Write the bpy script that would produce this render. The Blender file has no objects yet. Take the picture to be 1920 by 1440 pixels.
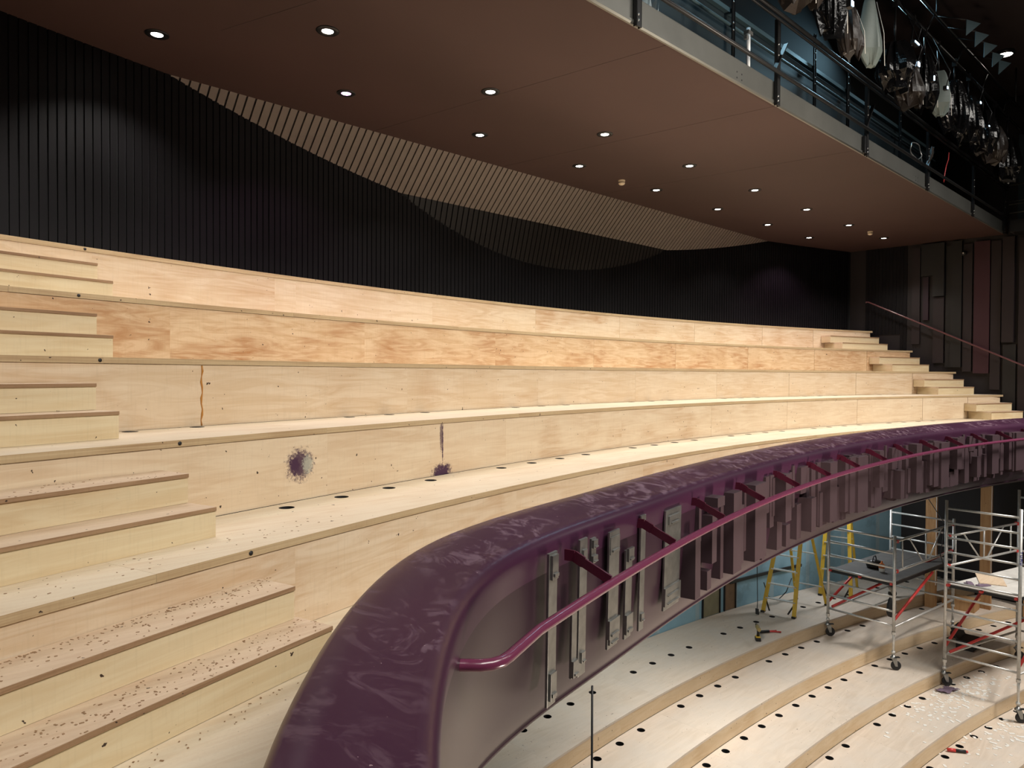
import bpy, bmesh, math, random
from mathutils import Vector, Matrix
random.seed(7)
S = bpy.context.scene
COL = S.collection
EYE = 5.95                      # eye height above the lowest stalls floor; z below is measured from the eye
TH, PITCH, ROLL, FPX = .7625, .0149, .0057, 1336.7
CX, CY = 9.205, -22.380         # centre of the concentric seating arcs

# ------------------------------------------------------------------ camera, world, lights, exposure
cam = bpy.data.objects.new('camera', bpy.data.cameras.new('camera'))
COL.objects.link(cam)
ct, st = math.cos(TH), math.sin(TH)
rgt = Vector((ct, -st, 0)); fw0 = Vector((st, ct, 0)); up0 = Vector((0, 0, 1))
fwd = fw0 * math.cos(PITCH) - up0 * math.sin(PITCH)
up1 = fw0 * math.sin(PITCH) + up0 * math.cos(PITCH)
cr, sr = math.cos(ROLL), math.sin(ROLL)
cx_ = rgt * cr + up1 * sr
cy_ = up1 * cr - rgt * sr
cam.matrix_world = Matrix(((cx_.x, cy_.x, -fwd.x, 0), (cx_.y, cy_.y, -fwd.y, 0), (cx_.z, cy_.z, -fwd.z, EYE), (0, 0, 0, 1)))
cam.data.sensor_width = 36; cam.data.lens = 36 * FPX / 1920
cam.data.clip_start = .02; cam.data.clip_end = 200
S.camera = cam
S.view_settings.view_transform = 'Standard'; S.view_settings.look = 'None'
S.view_settings.gamma = 1; S.view_settings.use_curve_mapping = False
S.view_settings.exposure = 0.0
w = bpy.data.worlds.new('dark_auditorium'); S.world = w; w.use_nodes = True
w.node_tree.nodes['Background'].inputs[0].default_value = (.55, .6, .7, 1)
w.node_tree.nodes['Background'].inputs[1].default_value = .004

def area_light(name, loc, target, size, energy, color, sy=None, spread=180):
    l = bpy.data.lights.new(name, 'AREA'); l.energy = energy; l.color = color
    l.shape = 'RECTANGLE'; l.size = size; l.size_y = sy or size; l.spread = math.radians(spread)
    o = bpy.data.objects.new(name, l); COL.objects.link(o)
    o.location = (loc[0], loc[1], loc[2] + EYE)
    d = Vector(target) - Vector(loc)
    o.rotation_euler = d.to_track_quat('-Z', 'Y').to_euler()
    return o
def spot_light(name, loc, target, deg, energy, color):
    l = bpy.data.lights.new(name, 'SPOT'); l.energy = energy; l.color = color; l.spot_size = math.radians(deg); l.spot_blend = 1; l.shadow_soft_size = .25
    o = bpy.data.objects.new(name, l); COL.objects.link(o); o.location = (loc[0], loc[1], loc[2] + EYE)
    o.rotation_euler = (Vector(target) - Vector(loc)).to_track_quat('-Z', 'Y').to_euler()
# work lights of the hall, and fill lamps added out of view
area_light('stage_work_light', (15.5, -3.0, 5.4), (14.0, 2.0, -5.5), 2.0, 430, (1.0, .94, .88), 1.2, 110)
area_light('house_light', (2.8, -2.5, 5.9), (2.8, 5.0, -.6), 8, 600, (1.0, .95, .88), 3.5, 115)
area_light('added_low_fill', (5.8, -.2, -5.2), (7.2, 4.3, 3.1), 1.2, 130, (1.0, .86, .70), .8, 90)  # added lamp out of view, stands in for bounce off the stalls floor
area_light('house_light', (11.5, -1.2, 5.9), (11.5, 3.2, -1.2), 7, 340, (1.0, .95, .88), 1.6, 110)
area_light('added_face_fill', (4.7, -.5, -4.9), (1.8, 2.0, -1.5), .8, 62, (1.0, .84, .70), .5, 120)  # unseen lamp added to brighten the near end of the balustrade face
spot_light('added_ceiling_spot', (9.8, -1.2, -.1), (7.5, 4.25, 3.12), 50, 1450, (1.0, .86, .69))  # unseen spot added for the glow along the ceiling's front edge
area_light('under_balcony_light', (8.6, 5.2, -1.9), (8.6, 6.2, -4.7), 1.2, 90, (1.0, .95, .88), .3)
area_light('under_balcony_light', (15.2, 6.0, -1.9), (15.4, 6.3, -4.7), 1.0, 40, (.95, .97, 1.0), .3)
area_light('catwalk_work_light', (12.5, 4.3, 5.6), (11.5, 4.4, 3.3), .8, 34, (.45, .80, 1.0), .3)
area_light('catwalk_work_light', (8.0, 4.3, 5.6), (7.0, 4.5, 3.3), .8, 22, (.45, .80, 1.0), .3)

# ------------------------------------------------------------------ helpers
def wpt(u, r, z): return Vector((u, r, z + EYE))
def pol(R, ph): return (CX + R * math.sin(ph), CY + R * math.cos(ph))
def phi_u(R, u): return math.asin(max(-1, min(1, (u - CX) / R)))
def ray(px, py):
    x = (px - 960) / FPX; y = -(py - 720) / FPX
    return cx_ * x + cy_ * y + fwd
def atz(px, py, z): d = ray(px, py); return d * (z / d.z)
def atr(px, py, r): d = ray(px, py); return d * (r / d.y)
def atu(px, py, u): d = ray(px, py); return d * (u / d.x)

class MB:
    def __init__(s): s.v = []; s.f = []; s.m = []; s.sm = []
    def add(s, vs, fs, mi=0, smooth=False):
        b = len(s.v); s.v += [tuple(p) for p in vs]
        for f in fs: s.f.append([b + i for i in f]); s.m.append(mi); s.sm.append(smooth)
        return s
    def box(s, a, b, mi=0):
        x0, y0, z0 = a; x1, y1, z1 = b
        vs = [(x0,y0,z0),(x1,y0,z0),(x1,y1,z0),(x0,y1,z0),(x0,y0,z1),(x1,y0,z1),(x1,y1,z1),(x0,y1,z1)]
        return s.add(vs, [(3,2,1,0),(4,5,6,7),(0,1,5,4),(1,2,6,5),(2,3,7,6),(3,0,4,7)], mi)
    def obox(s, c, ax, ay, az, hx, hy, hz, mi=0):
        c = Vector(c); ax = Vector(ax).normalized() * hx; ay = Vector(ay).normalized() * hy; az = Vector(az).normalized() * hz
        vs = [c - ax - ay - az, c + ax - ay - az, c + ax + ay - az, c - ax + ay - az, c - ax - ay + az, c + ax - ay + az, c + ax + ay + az, c - ax + ay + az]
        return s.add(vs, [(3,2,1,0),(4,5,6,7),(0,1,5,4),(1,2,6,5),(2,3,7,6),(3,0,4,7)], mi)
    def bar(s, p, q, w_, h_, mi=0, up=(0,0,1)):
        p = Vector(p); q = Vector(q); d = (q - p); L = d.length; d.normalize()
        side = d.cross(Vector(up))
        if side.length < 1e-4: side = d.cross(Vector((1, 0, 0)))
        side.normalize(); u2 = side.cross(d)
        return s.obox((p + q) / 2, d, side, u2, L / 2, w_ / 2, h_ / 2, mi)
    def tube(s, pts, r, n=10, mi=0, cap=True, closed=False):
        pts = [Vector(p) for p in pts]; rr = r if isinstance(r, (list, tuple)) else [r] * len(pts)
        rings = []; prev = None
        N = len(pts)
        for i, p in enumerate(pts):
            if closed: t = pts[(i + 1) % N] - pts[i - 1]
            else: t = pts[min(i + 1, N - 1)] - pts[max(i - 1, 0)]
            t.normalize()
            if prev is None:
                a = t.cross(Vector((0, 0, 1)))
                if a.length < 1e-3: a = t.cross(Vector((1, 0, 0)))
            else:
                a = prev - t * prev.dot(t)
            a.normalize(); prev = a; b = t.cross(a)
            rings.append([p + (a * math.cos(2*math.pi*k/n) + b * math.sin(2*math.pi*k/n)) * rr[i] for k in range(n)])
        vs = [q for rg in rings for q in rg]; fs = []
        for i in range(N if closed else N - 1):
            j = (i + 1) % N
            for k in range(n):
                k2 = (k + 1) % n
                fs.append((i*n + k, i*n + k2, j*n + k2, j*n + k))
        s.add(vs, fs, mi, True)
        if cap and not closed:
            b = len(s.v) - len(vs)
            s.f.append([b + k for k in range(n)][::-1]); s.m.append(mi); s.sm.append(False)
            s.f.append([b + (N-1)*n + k for k in range(n)]); s.m.append(mi); s.sm.append(False)
        return s
    def cyl(s, p, q, r, n=14, mi=0): return s.tube([p, q], r, n, mi)
    def lathe(s, c, prof, n=20, mi=0, axis=(0,0,1)):
        c = Vector(c); az = Vector(axis).normalized()
        a = az.cross(Vector((0, 1, .01)));
        if a.length < 1e-3: a = az.cross(Vector((1, 0, 0)))
        a.normalize(); b = az.cross(a)
        vs = [c + az * z + (a * math.cos(2*math.pi*k/n) + b * math.sin(2*math.pi*k/n)) * r for r, z in prof for k in range(n)]
        fs = [(i*n+k, i*n+(k+1)%n, (i+1)*n+(k+1)%n, (i+1)*n+k) for i in range(len(prof)-1) for k in range(n)]
        return s.add(vs, fs, mi, True)
    def poly(s, pts, z0, z1, mi=0):
        n = len(pts)
        vs = [(x, y, z0) for x, y in pts] + [(x, y, z1) for x, y in pts]
        return s.add(vs, [tuple(range(n))[::-1], tuple(range(n, 2*n))] + [(i, (i+1) % n, n+(i+1) % n, n+i) for i in range(n)], mi)
    def arc(s, R0, R1, a, b, z0, z1, mi=0, step=.9):
        n = max(1, int(math.degrees(abs(b - a)) / step + .999)); ph = [a + (b - a) * i / n for i in range(n + 1)]
        vs = []
        for p in ph:
            for R, z in ((R0, z0), (R1, z0), (R1, z1), (R0, z1)):
                x, y = pol(R, p); vs.append((x, y, z))
        fs = []
        for i in range(n):
            o = 4*i; q = o + 4
            fs += [(o+0, o+1, q+1, q+0), (o+1, o+2, q+2, q+1), (o+2, o+3, q+3, q+2), (o+3, o+0, q+0, q+3)]
        fs += [(3, 2, 1, 0), (4*n, 4*n+1, 4*n+2, 4*n+3)]
        return s.add(vs, fs, mi)
    def clamp(s, a, b):
        s.v = [(min(max(x, a), b), y, z) for x, y, z in s.v]; return s
    def build(s, name, mats, parent=None, bevel=0):
        me = bpy.data.meshes.new(name)
        me.from_pydata([(x, y, z + EYE) for x, y, z in s.v], [], s.f)
        if not isinstance(mats, (list, tuple)): mats = [mats]
        for m in mats: me.materials.append(m)
        bm = bmesh.new(); bm.from_mesh(me)
        bm.faces.ensure_lookup_table()
        for f, mi, sm in zip(bm.faces, s.m, s.sm): f.material_index = mi; f.smooth = sm
        bmesh.ops.recalc_face_normals(bm, faces=bm.faces[:])
        ng = [f for f in bm.faces if len(f.verts) > 8]
        if ng: bmesh.ops.triangulate(bm, faces=ng)
        bm.to_mesh(me); bm.free(); me.update()
        o = bpy.data.objects.new(name, me); COL.objects.link(o)
        if parent is not None:
            o.parent = parent; o.matrix_parent_inverse = WORLD[parent.name].inverted()
        WORLD[o.name] = Matrix.Identity(4)
        if bevel:
            b = o.modifiers.new('edge', 'BEVEL'); b.width = bevel; b.segments = 2; b.limit_method = 'ANGLE'; b.angle_limit = .6
        return o
WORLD = {}
def tag(o, label=None, cat=None, group=None, kind=None):
    if label: o['label'] = label
    if cat: o['category'] = cat
    if group: o['group'] = group
    if kind: o['kind'] = kind
    return o
def thing(name, label, cat, loc=(0, 0, 0), group=None):
    o = bpy.data.objects.new(name, None); COL.objects.link(o)
    o.empty_display_size = .1
    o.location = (loc[0], loc[1], loc[2] + EYE); WORLD[o.name] = Matrix.Translation(o.location)
    return tag(o, label, cat, group)
def copy_tree(o, parent=None):
    c = o.copy(); COL.objects.link(c)
    if parent is not None: c.parent = parent; c.matrix_parent_inverse = o.matrix_parent_inverse.copy()
    WORLD[c.name] = WORLD[o.name]
    for ch in [x for x in bpy.data.objects if x.parent == o]: copy_tree(ch, c)
    return c
def place(root, loc):
    root.location = (loc[0], loc[1], loc[2] + EYE)

# ------------------------------------------------------------------ materials
def newmat(name):
    m = bpy.data.materials.new(name); m.use_nodes = True
    nt = m.node_tree; return m, nt, nt.nodes['Principled BSDF']
def simple(name, col, rough=.5, metal=0, bump=0, bscale=60, noise=0, nscale=8, spec=None, coat=0):
    m, nt, p = newmat(name)
    p.inputs['Base Color'].default_value = (*col, 1); p.inputs['Roughness'].default_value = rough; p.inputs['Metallic'].default_value = metal
    if spec is not None: p.inputs['Specular IOR Level'].default_value = spec
    if coat: p.inputs['Coat Weight'].default_value = coat; p.inputs['Coat Roughness'].default_value = .15
    tc = nt.nodes.new('ShaderNodeTexCoord')
    if noise:
        n = nt.nodes.new('ShaderNodeTexNoise'); n.inputs['Scale'].default_value = nscale; n.inputs['Detail'].default_value = 6
        nt.links.new(tc.outputs['Object'], n.inputs['Vector'])
        mx = nt.nodes.new('ShaderNodeMix'); mx.data_type = 'RGBA'
        mx.inputs[6].default_value = (*[c * (1 - noise) for c in col], 1); mx.inputs[7].default_value = (*[min(1, c * (1 + noise)) for c in col], 1)
        nt.links.new(n.outputs['Fac'], mx.inputs[0]); nt.links.new(mx.outputs[2], p.inputs['Base Color'])
    if bump:
        n2 = nt.nodes.new('ShaderNodeTexNoise'); n2.inputs['Scale'].default_value = bscale; n2.inputs['Detail'].default_value = 4
        nt.links.new(tc.outputs['Object'], n2.inputs['Vector'])
        b = nt.nodes.new('ShaderNodeBump'); b.inputs['Strength'].default_value = bump; b.inputs['Distance'].default_value = .01
        nt.links.new(n2.outputs['Fac'], b.inputs['Height']); nt.links.new(b.outputs['Normal'], p.inputs['Normal'])
    return m
def emit(name, col, strength):
    m, nt, p = newmat(name)
    p.inputs['Base Color'].default_value = (*col, 1)
    p.inputs['Emission Color'].default_value = (*col, 1); p.inputs['Emission Strength'].default_value = strength
    return m
def math_node(nt, op, a, b=None, c=None):
    n = nt.nodes.new('ShaderNodeMath'); n.operation = op
    for i, v in enumerate((a, b, c)):
        if v is None: continue
        if hasattr(v, 'links'): nt.links.new(v, n.inputs[i])
        else: n.inputs[i].default_value = v
    return n.outputs[0]
def mixc(nt, fac, a, b):
    n = nt.nodes.new('ShaderNodeMix'); n.data_type = 'RGBA'
    for i, v in ((0, fac), (6, a), (7, b)):
        if hasattr(v, 'links'): nt.links.new(v, n.inputs[i])
        elif i == 0: n.inputs[0].default_value = v
        else: n.inputs[i].default_value = (*v, 1)
    return n.outputs[2]
def noise(nt, vec, scale, detail=4, rough=.5, dist=0):
    n = nt.nodes.new('ShaderNodeTexNoise'); n.inputs['Scale'].default_value = scale; n.inputs['Detail'].default_value = detail
    n.inputs['Roughness'].default_value = rough; n.inputs['Distortion'].default_value = dist
    nt.links.new(vec, n.inputs['Vector']); return n.outputs['Fac']
def ramp(nt, fac, lo, hi):
    n = nt.nodes.new('ShaderNodeMapRange'); n.inputs['From Min'].default_value = lo; n.inputs['From Max'].default_value = hi
    n.clamp = True; nt.links.new(fac, n.inputs['Value']); return n.outputs[0]
def plywood(name, light, mid, dark, sx=.8, sy=.8, sz=8, patch=.5, strips=True, stains=(), dirt=0, rough=.6, dust=None):
    m, nt, p = newmat(name)
    tc = nt.nodes.new('ShaderNodeTexCoord'); oi = nt.nodes.new('ShaderNodeObjectInfo')
    obj = tc.outputs['Object']
    off = nt.nodes.new('ShaderNodeVectorMath'); off.operation = 'SCALE'; off.inputs[0].default_value = (13.7, 5.1, 9.3); nt.links.new(oi.outputs['Random'], off.inputs['Scale'])
    ad = nt.nodes.new('ShaderNodeVectorMath'); ad.operation = 'ADD'; nt.links.new(obj, ad.inputs[0]); nt.links.new(off.outputs[0], ad.inputs[1])
    mp = nt.nodes.new('ShaderNodeMapping'); mp.inputs['Scale'].default_value = (sx, sy, sz); nt.links.new(ad.outputs[0], mp.inputs['Vector'])
    g = noise(nt, mp.outputs[0], 1.6, 6, .6, 1.6)
    g1 = ramp(nt, g, .38, .66)
    mp2 = nt.nodes.new('ShaderNodeMapping'); mp2.inputs['Scale'].default_value = (1, 1, 1.6); nt.links.new(ad.outputs[0], mp2.inputs['Vector'])
    pt = ramp(nt, noise(nt, mp2.outputs[0], 1.3, 3, .5, .4), .45, .72)
    c = mixc(nt, g1, light, mid)
    rnd = math_node(nt, 'MULTIPLY', oi.outputs['Random'], .7)
    pf = math_node(nt, 'MULTIPLY', pt, math_node(nt, 'ADD', rnd, patch * .4))
    pf = math_node(nt, 'MULTIPLY', pf, math_node(nt, 'ADD', math_node(nt, 'MULTIPLY', g1, .9), .35))
    c = mixc(nt, pf, c, dark)
    if strips:
        sp = nt.nodes.new('ShaderNodeSeparateXYZ'); nt.links.new(ad.outputs[0], sp.inputs[0])
        fl = math_node(nt, 'FLOOR', math_node(nt, 'MULTIPLY', math_node(nt, 'ADD', sp.outputs[0], oi.outputs['Random']), 1.7))
        wn = nt.nodes.new('ShaderNodeTexWhiteNoise'); wn.noise_dimensions = '1D'; nt.links.new(fl, wn.inputs['W'])
        c = mixc(nt, math_node(nt, 'MULTIPLY', ramp(nt, wn.outputs['Value'], .5, 1), .33), c, mid)
    mp3 = nt.nodes.new('ShaderNodeMapping'); mp3.inputs['Scale'].default_value = (40, 40, 3) if sz > 2 else (40, 40, 40); nt.links.new(ad.outputs[0], mp3.inputs['Vector'])
    fk = noise(nt, mp3.outputs[0], 2.0, 2, .5)
    c = mixc(nt, math_node(nt, 'MULTIPLY', ramp(nt, fk, .52, .75), .16), c, [x * .72 for x in mid])
    sk = noise(nt, obj, 26, 2, .5)
    c = mixc(nt, ramp(nt, sk, .735, .75), c, (.05, .03, .02))
    if dust:
        dn = ramp(nt, noise(nt, obj, 1.1, 8, .7, .3), .42, .62)
        c = mixc(nt, math_node(nt, 'MULTIPLY', dn, .55), c, dust)
    for (sxp, syp, szp, rx, rz, amt, col, fine) in stains:
        vs = nt.nodes.new('ShaderNodeVectorMath'); vs.operation = 'SUBTRACT'; nt.links.new(obj, vs.inputs[0]); vs.inputs[1].default_value = (sxp, syp, szp + EYE)
        mm = nt.nodes.new('ShaderNodeVectorMath'); mm.operation = 'MULTIPLY'; nt.links.new(vs.outputs[0], mm.inputs[0]); mm.inputs[1].default_value = (1/rx, 1/rx, 1/rz)
        ln = nt.nodes.new('ShaderNodeVectorMath'); ln.operation = 'LENGTH'; nt.links.new(mm.outputs[0], ln.inputs[0])
        fall = math_node(nt, 'SUBTRACT', 1.0, ln.outputs['Value'])
        nz = noise(nt, obj, fine, 6, .75)
        f = ramp(nt, math_node(nt, 'ADD', math_node(nt, 'MULTIPLY', fall, .55), nz), .62, .80)
        f = math_node(nt, 'MULTIPLY', f, math_node(nt, 'MULTIPLY', ramp(nt, fall, 0, .15), amt))
        c = mixc(nt, f, c, col)
    nt.links.new(c, p.inputs['Base Color']); p.inputs['Roughness'].default_value = rough
    p.inputs['Specular IOR Level'].default_value = .3
    b = nt.nodes.new('ShaderNodeBump'); b.inputs['Strength'].default_value = .08; b.inputs['Distance'].default_value = .004
    nt.links.new(g, b.inputs['Height']); nt.links.new(b.outputs['Normal'], p.inputs['Normal'])
    return m
LT, MD, DK = (.71, .575, .415), (.62, .465, .30), (.47, .275, .14)
PURP = (.06, .025, .055)
M = {}
M['riser'] = plywood('plywood_riser', LT, MD, DK)
M['riserD'] = plywood('brown_grained_riser', (.70, .52, .33), (.56, .36, .195), (.40, .195, .08), 1.2, 1.2, 9, 1.5)
M['riserB'] = plywood('stained_plywood_riser', (.72, .59, .42), (.65, .50, .335), (.52, .345, .20), stains=[
    (2.40, 4.69, -.655, .17, .16, .95, PURP, 45), (2.36, 4.68, -.655, .07, .09, 1, PURP, 30), (2.47, 4.70, -.66, .07, .10, .8, (.42, .42, .34), 60),
    (3.94, 5.03, -.885, .19, .11, 1.0, PURP, 38), (3.95, 5.03, -.62, .012, .30, 1.0, PURP, 30), (3.93, 5.03, -.55, .03, .22, .8, PURP, 90)])
M['tread'] = plywood('plywood_tread', (.76, .66, .50), (.71, .59, .43), (.63, .49, .33), .8, 8, .8, .3, False, rough=.55)
M['edge'] = plywood('plywood_edge', (.55, .42, .25), (.43, .30, .165), (.33, .2, .1), .5, .5, 60, .2, False)
M['pine'] = plywood('pine_step_board', (.70, .59, .39), (.65, .52, .32), (.55, .395, .22), .7, .7, 10, .25, False)
M['pinetop'] = plywood('pine_step_top', (.68, .54, .39), (.61, .46, .32), (.52, .35, .23), .7, 7, .7, .35, False)
M['raw_edge'] = plywood('raw_board_edge', (.36, .23, .13), (.27, .16, .085), (.2, .11, .06), 1, 1, 40, .3, False)
M['stalls'] = plywood('dusty_stalls_floor', (.64, .55, .455), (.58, .49, .395), (.50, .41, .32), .8, 5, .8, .3, False, dust=(.56, .51, .45), rough=.7)
M['stallsR'] = plywood('stalls_riser', (.66, .52, .35), (.60, .45, .28), (.52, .36, .2), .8, .8, 6, .3, True)
M['hole'] = simple('dark_hole', (.012, .011, .012), .6)
M['wallblack'] = simple('black_wall_slats', (.0055, .0050, .0060), .5, noise=.3, nscale=3, bump=.05, spec=.16)
M['gap'] = simple('black_gap', (.003, .003, .003), .8)
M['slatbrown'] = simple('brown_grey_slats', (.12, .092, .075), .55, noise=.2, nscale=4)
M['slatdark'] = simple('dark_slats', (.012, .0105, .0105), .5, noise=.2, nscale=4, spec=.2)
M['ceil'] = simple('plum_brown_ceiling', (.050, .0265, .0225), .62, noise=.1, nscale=1.2, spec=.25)
M['blackmetal'] = simple('black_metal', (.022, .022, .023), .34, .6)
M['fascia'] = simple('grey_steel_fascia', (.17, .17, .155), .36, .8, noise=.25, nscale=2.5)
M['teal'] = simple('teal_black_panel', (.010, .020, .026), .5)
M['tealrail'] = simple('bluish_painted_rail', (.06, .10, .115), .4, .3)
M['plumrail'] = simple('glossy_plum_handrail', (.16, .032, .075), .25, coat=.6)
M['bracket'] = simple('dark_plum_bracket', (.075, .008, .022), .32, coat=.4)
M['block'] = simple('plum_brown_block', (.052, .031, .037), .5, noise=.15, nscale=9)
M['steel'] = simple('galvanised_plate', (.36, .36, .345), .36, .9, noise=.45, nscale=14)
M['alu'] = simple('aluminium_tube', (.62, .61, .58), .38, .55, noise=.25, nscale=25)
M['red'] = simple('red_plastic', (.55, .045, .04), .4)
M['black'] = simple('black_rubber', (.012, .012, .013), .55)
M['yellow'] = simple('yellow_fibreglass', (.62, .40, .035), .45, noise=.2, nscale=12)
M['timber'] = plywood('timber_post', (.50, .30, .14), (.40, .21, .09), (.28, .13, .05), 8, 8, .6, .3, False)
M['white'] = simple('white_plastic', (.75, .74, .70), .4)
M['cream'] = simple('cream_plastic', (.70, .58, .42), .4)
M['orange'] = simple('orange_plastic', (.8, .22, .05), .4)
M['plastic'] = simple('black_plastic_sheet', (.0035, .0035, .004), .16, bump=.6, bscale=22, spec=.4)
M['brownplastic'] = simple('brown_dust_sheet', (.015, .010, .0075), .4, bump=.6, bscale=14)
M['paper'] = simple('pale_wrapping', (.13, .16, .15), .5, bump=.4, bscale=10)
M['purplecloth'] = simple('purple_rag', (.17, .12, .17), .8, noise=.4, nscale=30)
M['navy'] = simple('navy_ink', (.03, .03, .25), .5)
M['glass'] = emit('downlight_lens', (1, .97, .9), 22)
M['glassp'] = emit('purple_downlight_lens', (1, .55, 1), 9)
M['glintblue'] = emit('glint_emission', (.55, .78, 1), 5)  # emission that imitates cold glints among the wrapped lamps

def plum_paint():
    m, nt, p = newmat('plum_gloss_paint')
    tc = nt.nodes.new('ShaderNodeTexCoord'); o = tc.outputs['Object']
    base = mixc(nt, ramp(nt, noise(nt, o, .9, 3), .35, .65), (.042, .013, .033), (.054, .017, .041))
    d1 = ramp(nt, noise(nt, o, 4.2, 10, .72, 2.6), .50, .60)           # dried dust swept into swirls
    d2 = ramp(nt, noise(nt, o, 1.1, 2), .38, .55)
    geo = nt.nodes.new('ShaderNodeNewGeometry'); sp = nt.nodes.new('ShaderNodeSeparateXYZ'); nt.links.new(geo.outputs['Normal'], sp.inputs[0])
    flat = ramp(nt, sp.outputs[2], .75, .95)                          # dust lies only on level surfaces
    dust = math_node(nt, 'MULTIPLY', math_node(nt, 'MULTIPLY', d1, d2), flat)
    c = mixc(nt, math_node(nt, 'MULTIPLY', dust, .46), base, (.26, .165, .21))
    spk = ramp(nt, noise(nt, o, 60, 2), .76, .78)
    c = mixc(nt, math_node(nt, 'MULTIPLY', spk, flat), c, (.35, .25, .27))
    nt.links.new(c, p.inputs['Base Color'])
    r = math_node(nt, 'ADD', math_node(nt, 'MULTIPLY', dust, .35), .3)
    nt.links.new(r, p.inputs['Roughness'])
    return m
M['plum'] = plum_paint()
M['plumface'] = simple('plum_satin_paint', (.030, .0125, .022), .32)

# ------------------------------------------------------------------ setting: floors, walls, ceiling
UL, UR = -1.6, 18.72
ZC = 3.12
RW = 31.05
DT = .8603
RA = 27.04
tiers = [('A', RA, -.9086), ('B', RA + DT, -.4086), ('C', RA + 2*DT, .0914), ('D', RA + 3*DT, .5914), ('E', RA + 4*DT, 1.0914)]
ZF = -1.4086
def P(R, u): return phi_u(R, u)

# rear wall of upright slats
mb = MB(); mb.arc(RW + .012, RW + .25, P(RW, UL), P(RW, UR), 1.0, ZC + .1, 1)
def wall_top(u, r):
    z = ZC
    if r > 7.95:
        z = min(z, ZC - 1.03 * (r - 7.95))
        if r > 8.49: z = min(z, 2.565 - 3.9 * (r - 8.49))
    return z
dph = .080 / RW; a = P(RW, UL)
while a < P(RW, UR) - dph:
    u, r = pol(RW, a + dph / 2)
    mb.arc(RW - .006, RW + .02, a, a + dph * .82, 1.0, wall_top(u, r) + .01, 0, step=2)
    a += dph
tag(mb.build('wall_rear', [M['wallblack'], M['gap']]), 'black wall of narrow upright slats behind the top tier', kind='structure')

# sloping slatted soffits between ceiling and rear wall
def rwall(u): return CY + math.sqrt(RW**2 - (u - CX)**2)
def facet(name, mat, r_from, z_from, slope, rmax, label):
    mb = MB(); du = .104; n = int(13.6 / du)
    nrm = Vector((0, -slope, -1)).normalized()
    for i in range(n):
        u0 = 2.4 + i * du; u1 = u0 + du * .80
        r0, r1 = min(rwall(u0), rmax), min(rwall(u1), rmax)
        if min(r0, r1) <= r_from + .01: continue
        q = [(u0, r_from, z_from), (u1, r_from, z_from), (u1, r1, z_from - slope * (r1 - r_from)), (u0, r0, z_from - slope * (r0 - r_from))]
        q2 = [tuple(Vector(p) - nrm * .03) for p in q]
        mb.add(q + q2, [(0,1,2,3), (7,6,5,4), (0,4,5,1), (1,5,6,2), (2,6,7,3), (3,7,4,0)], 0)
    back = []; us = [2.45 + i * (15.95 - 2.45) / 40 for i in range(41)]
    for u in us:
        r1 = max(min(rwall(u), rmax), r_from + .001)
        for r in (r_from, r1):
            p = Vector((u, r, z_from - slope * (r - r_from))) - nrm * .02; back.append(tuple(p))
    mb.add(back, [(2*i, 2*i+1, 2*i+3, 2*i+2) for i in range(40)], 1)
    tag(mb.build(name, [mat, M['gap']]), label, kind='structure')
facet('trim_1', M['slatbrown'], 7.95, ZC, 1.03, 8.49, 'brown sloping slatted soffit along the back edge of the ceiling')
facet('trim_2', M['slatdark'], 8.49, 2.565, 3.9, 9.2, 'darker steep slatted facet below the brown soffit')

# ceiling with joints
mb = MB()
uw0 = CX - math.sqrt(RW**2 - (7.95 - CY)**2); uw1 = 2*CX - uw0
pts = [(UL, 3.86), (UR, 3.86)]
for i in range(13):
    u = UR + (uw1 - UR) * i / 12; pts.append((u, rwall(u) + .02))
for i in range(25):
    u = uw0 + (UL - uw0) * i / 24; pts.append((u, rwall(u) + .02))
mb.poly(pts, ZC, ZC + .16)
ceil = tag(mb.build('ceiling', M['ceil']), 'plum brown flat ceiling over the balcony', kind='structure')
mb = MB()
for (a, b) in (((3.5, 3.9), (2.6, 6.6)), ((5.75, 3.9), (5.1, 7.9)), ((7.95, 3.9), (7.35, 7.9)), ((10.3, 3.9), (9.7, 7.9))):
    mb.bar((a[0], a[1], ZC - .0005), (b[0], b[1], ZC - .0005), .006, .003)
tag(mb.build('trim_3', simple('ceiling_joint', (.04, .02, .017), .7)), 'thin joint lines between ceiling boards', kind='structure')

# side walls
mb = MB(); mb.box((UR, -6, -6.1), (UR + .2, 9, 6.4), 1)
r = 5.86
while r < 6.78:
    mb.box((UR - .02, r, 1.0 if r > 6 else .3), (UR + .02, r + .066, ZC), 0); r += .080
tag(mb.build('wall_right', [M['wallblack'], simple('dark_plum_wall', (.008, .0048, .0052), .6)]), 'dark side wall at the far end of the tiers', kind='structure')
tag(MB().box((UL - .2, -10, -6.1), (UL, 9.2, 6.4)).build('wall_left', M['wallblack']), 'dark side wall left of the camera', kind='structure')
tag(MB().box((UL, -10.2, -6.1), (UR, -10, 6.4)).build('wall_stage', simple('stage_black', (.03, .028, .028), .8)), 'dark wall beyond the stage', kind='structure')
# high ceiling over the stage void
mb = MB(); mb.box((UL, -10, 6.1), (UR + .2, 5.4, 6.25))
tag(mb.build('ceiling_upper', simple('dark_red_high_ceiling', (.016, .009, .0085), .6)), 'dark high ceiling above the stage', kind='structure')
tag(MB().box((UL, 5.15, ZC + .18), (UR, 5.35, 6.1)).build('wall_upper', M['gap']), 'black wall above the catwalk', kind='structure')

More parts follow.
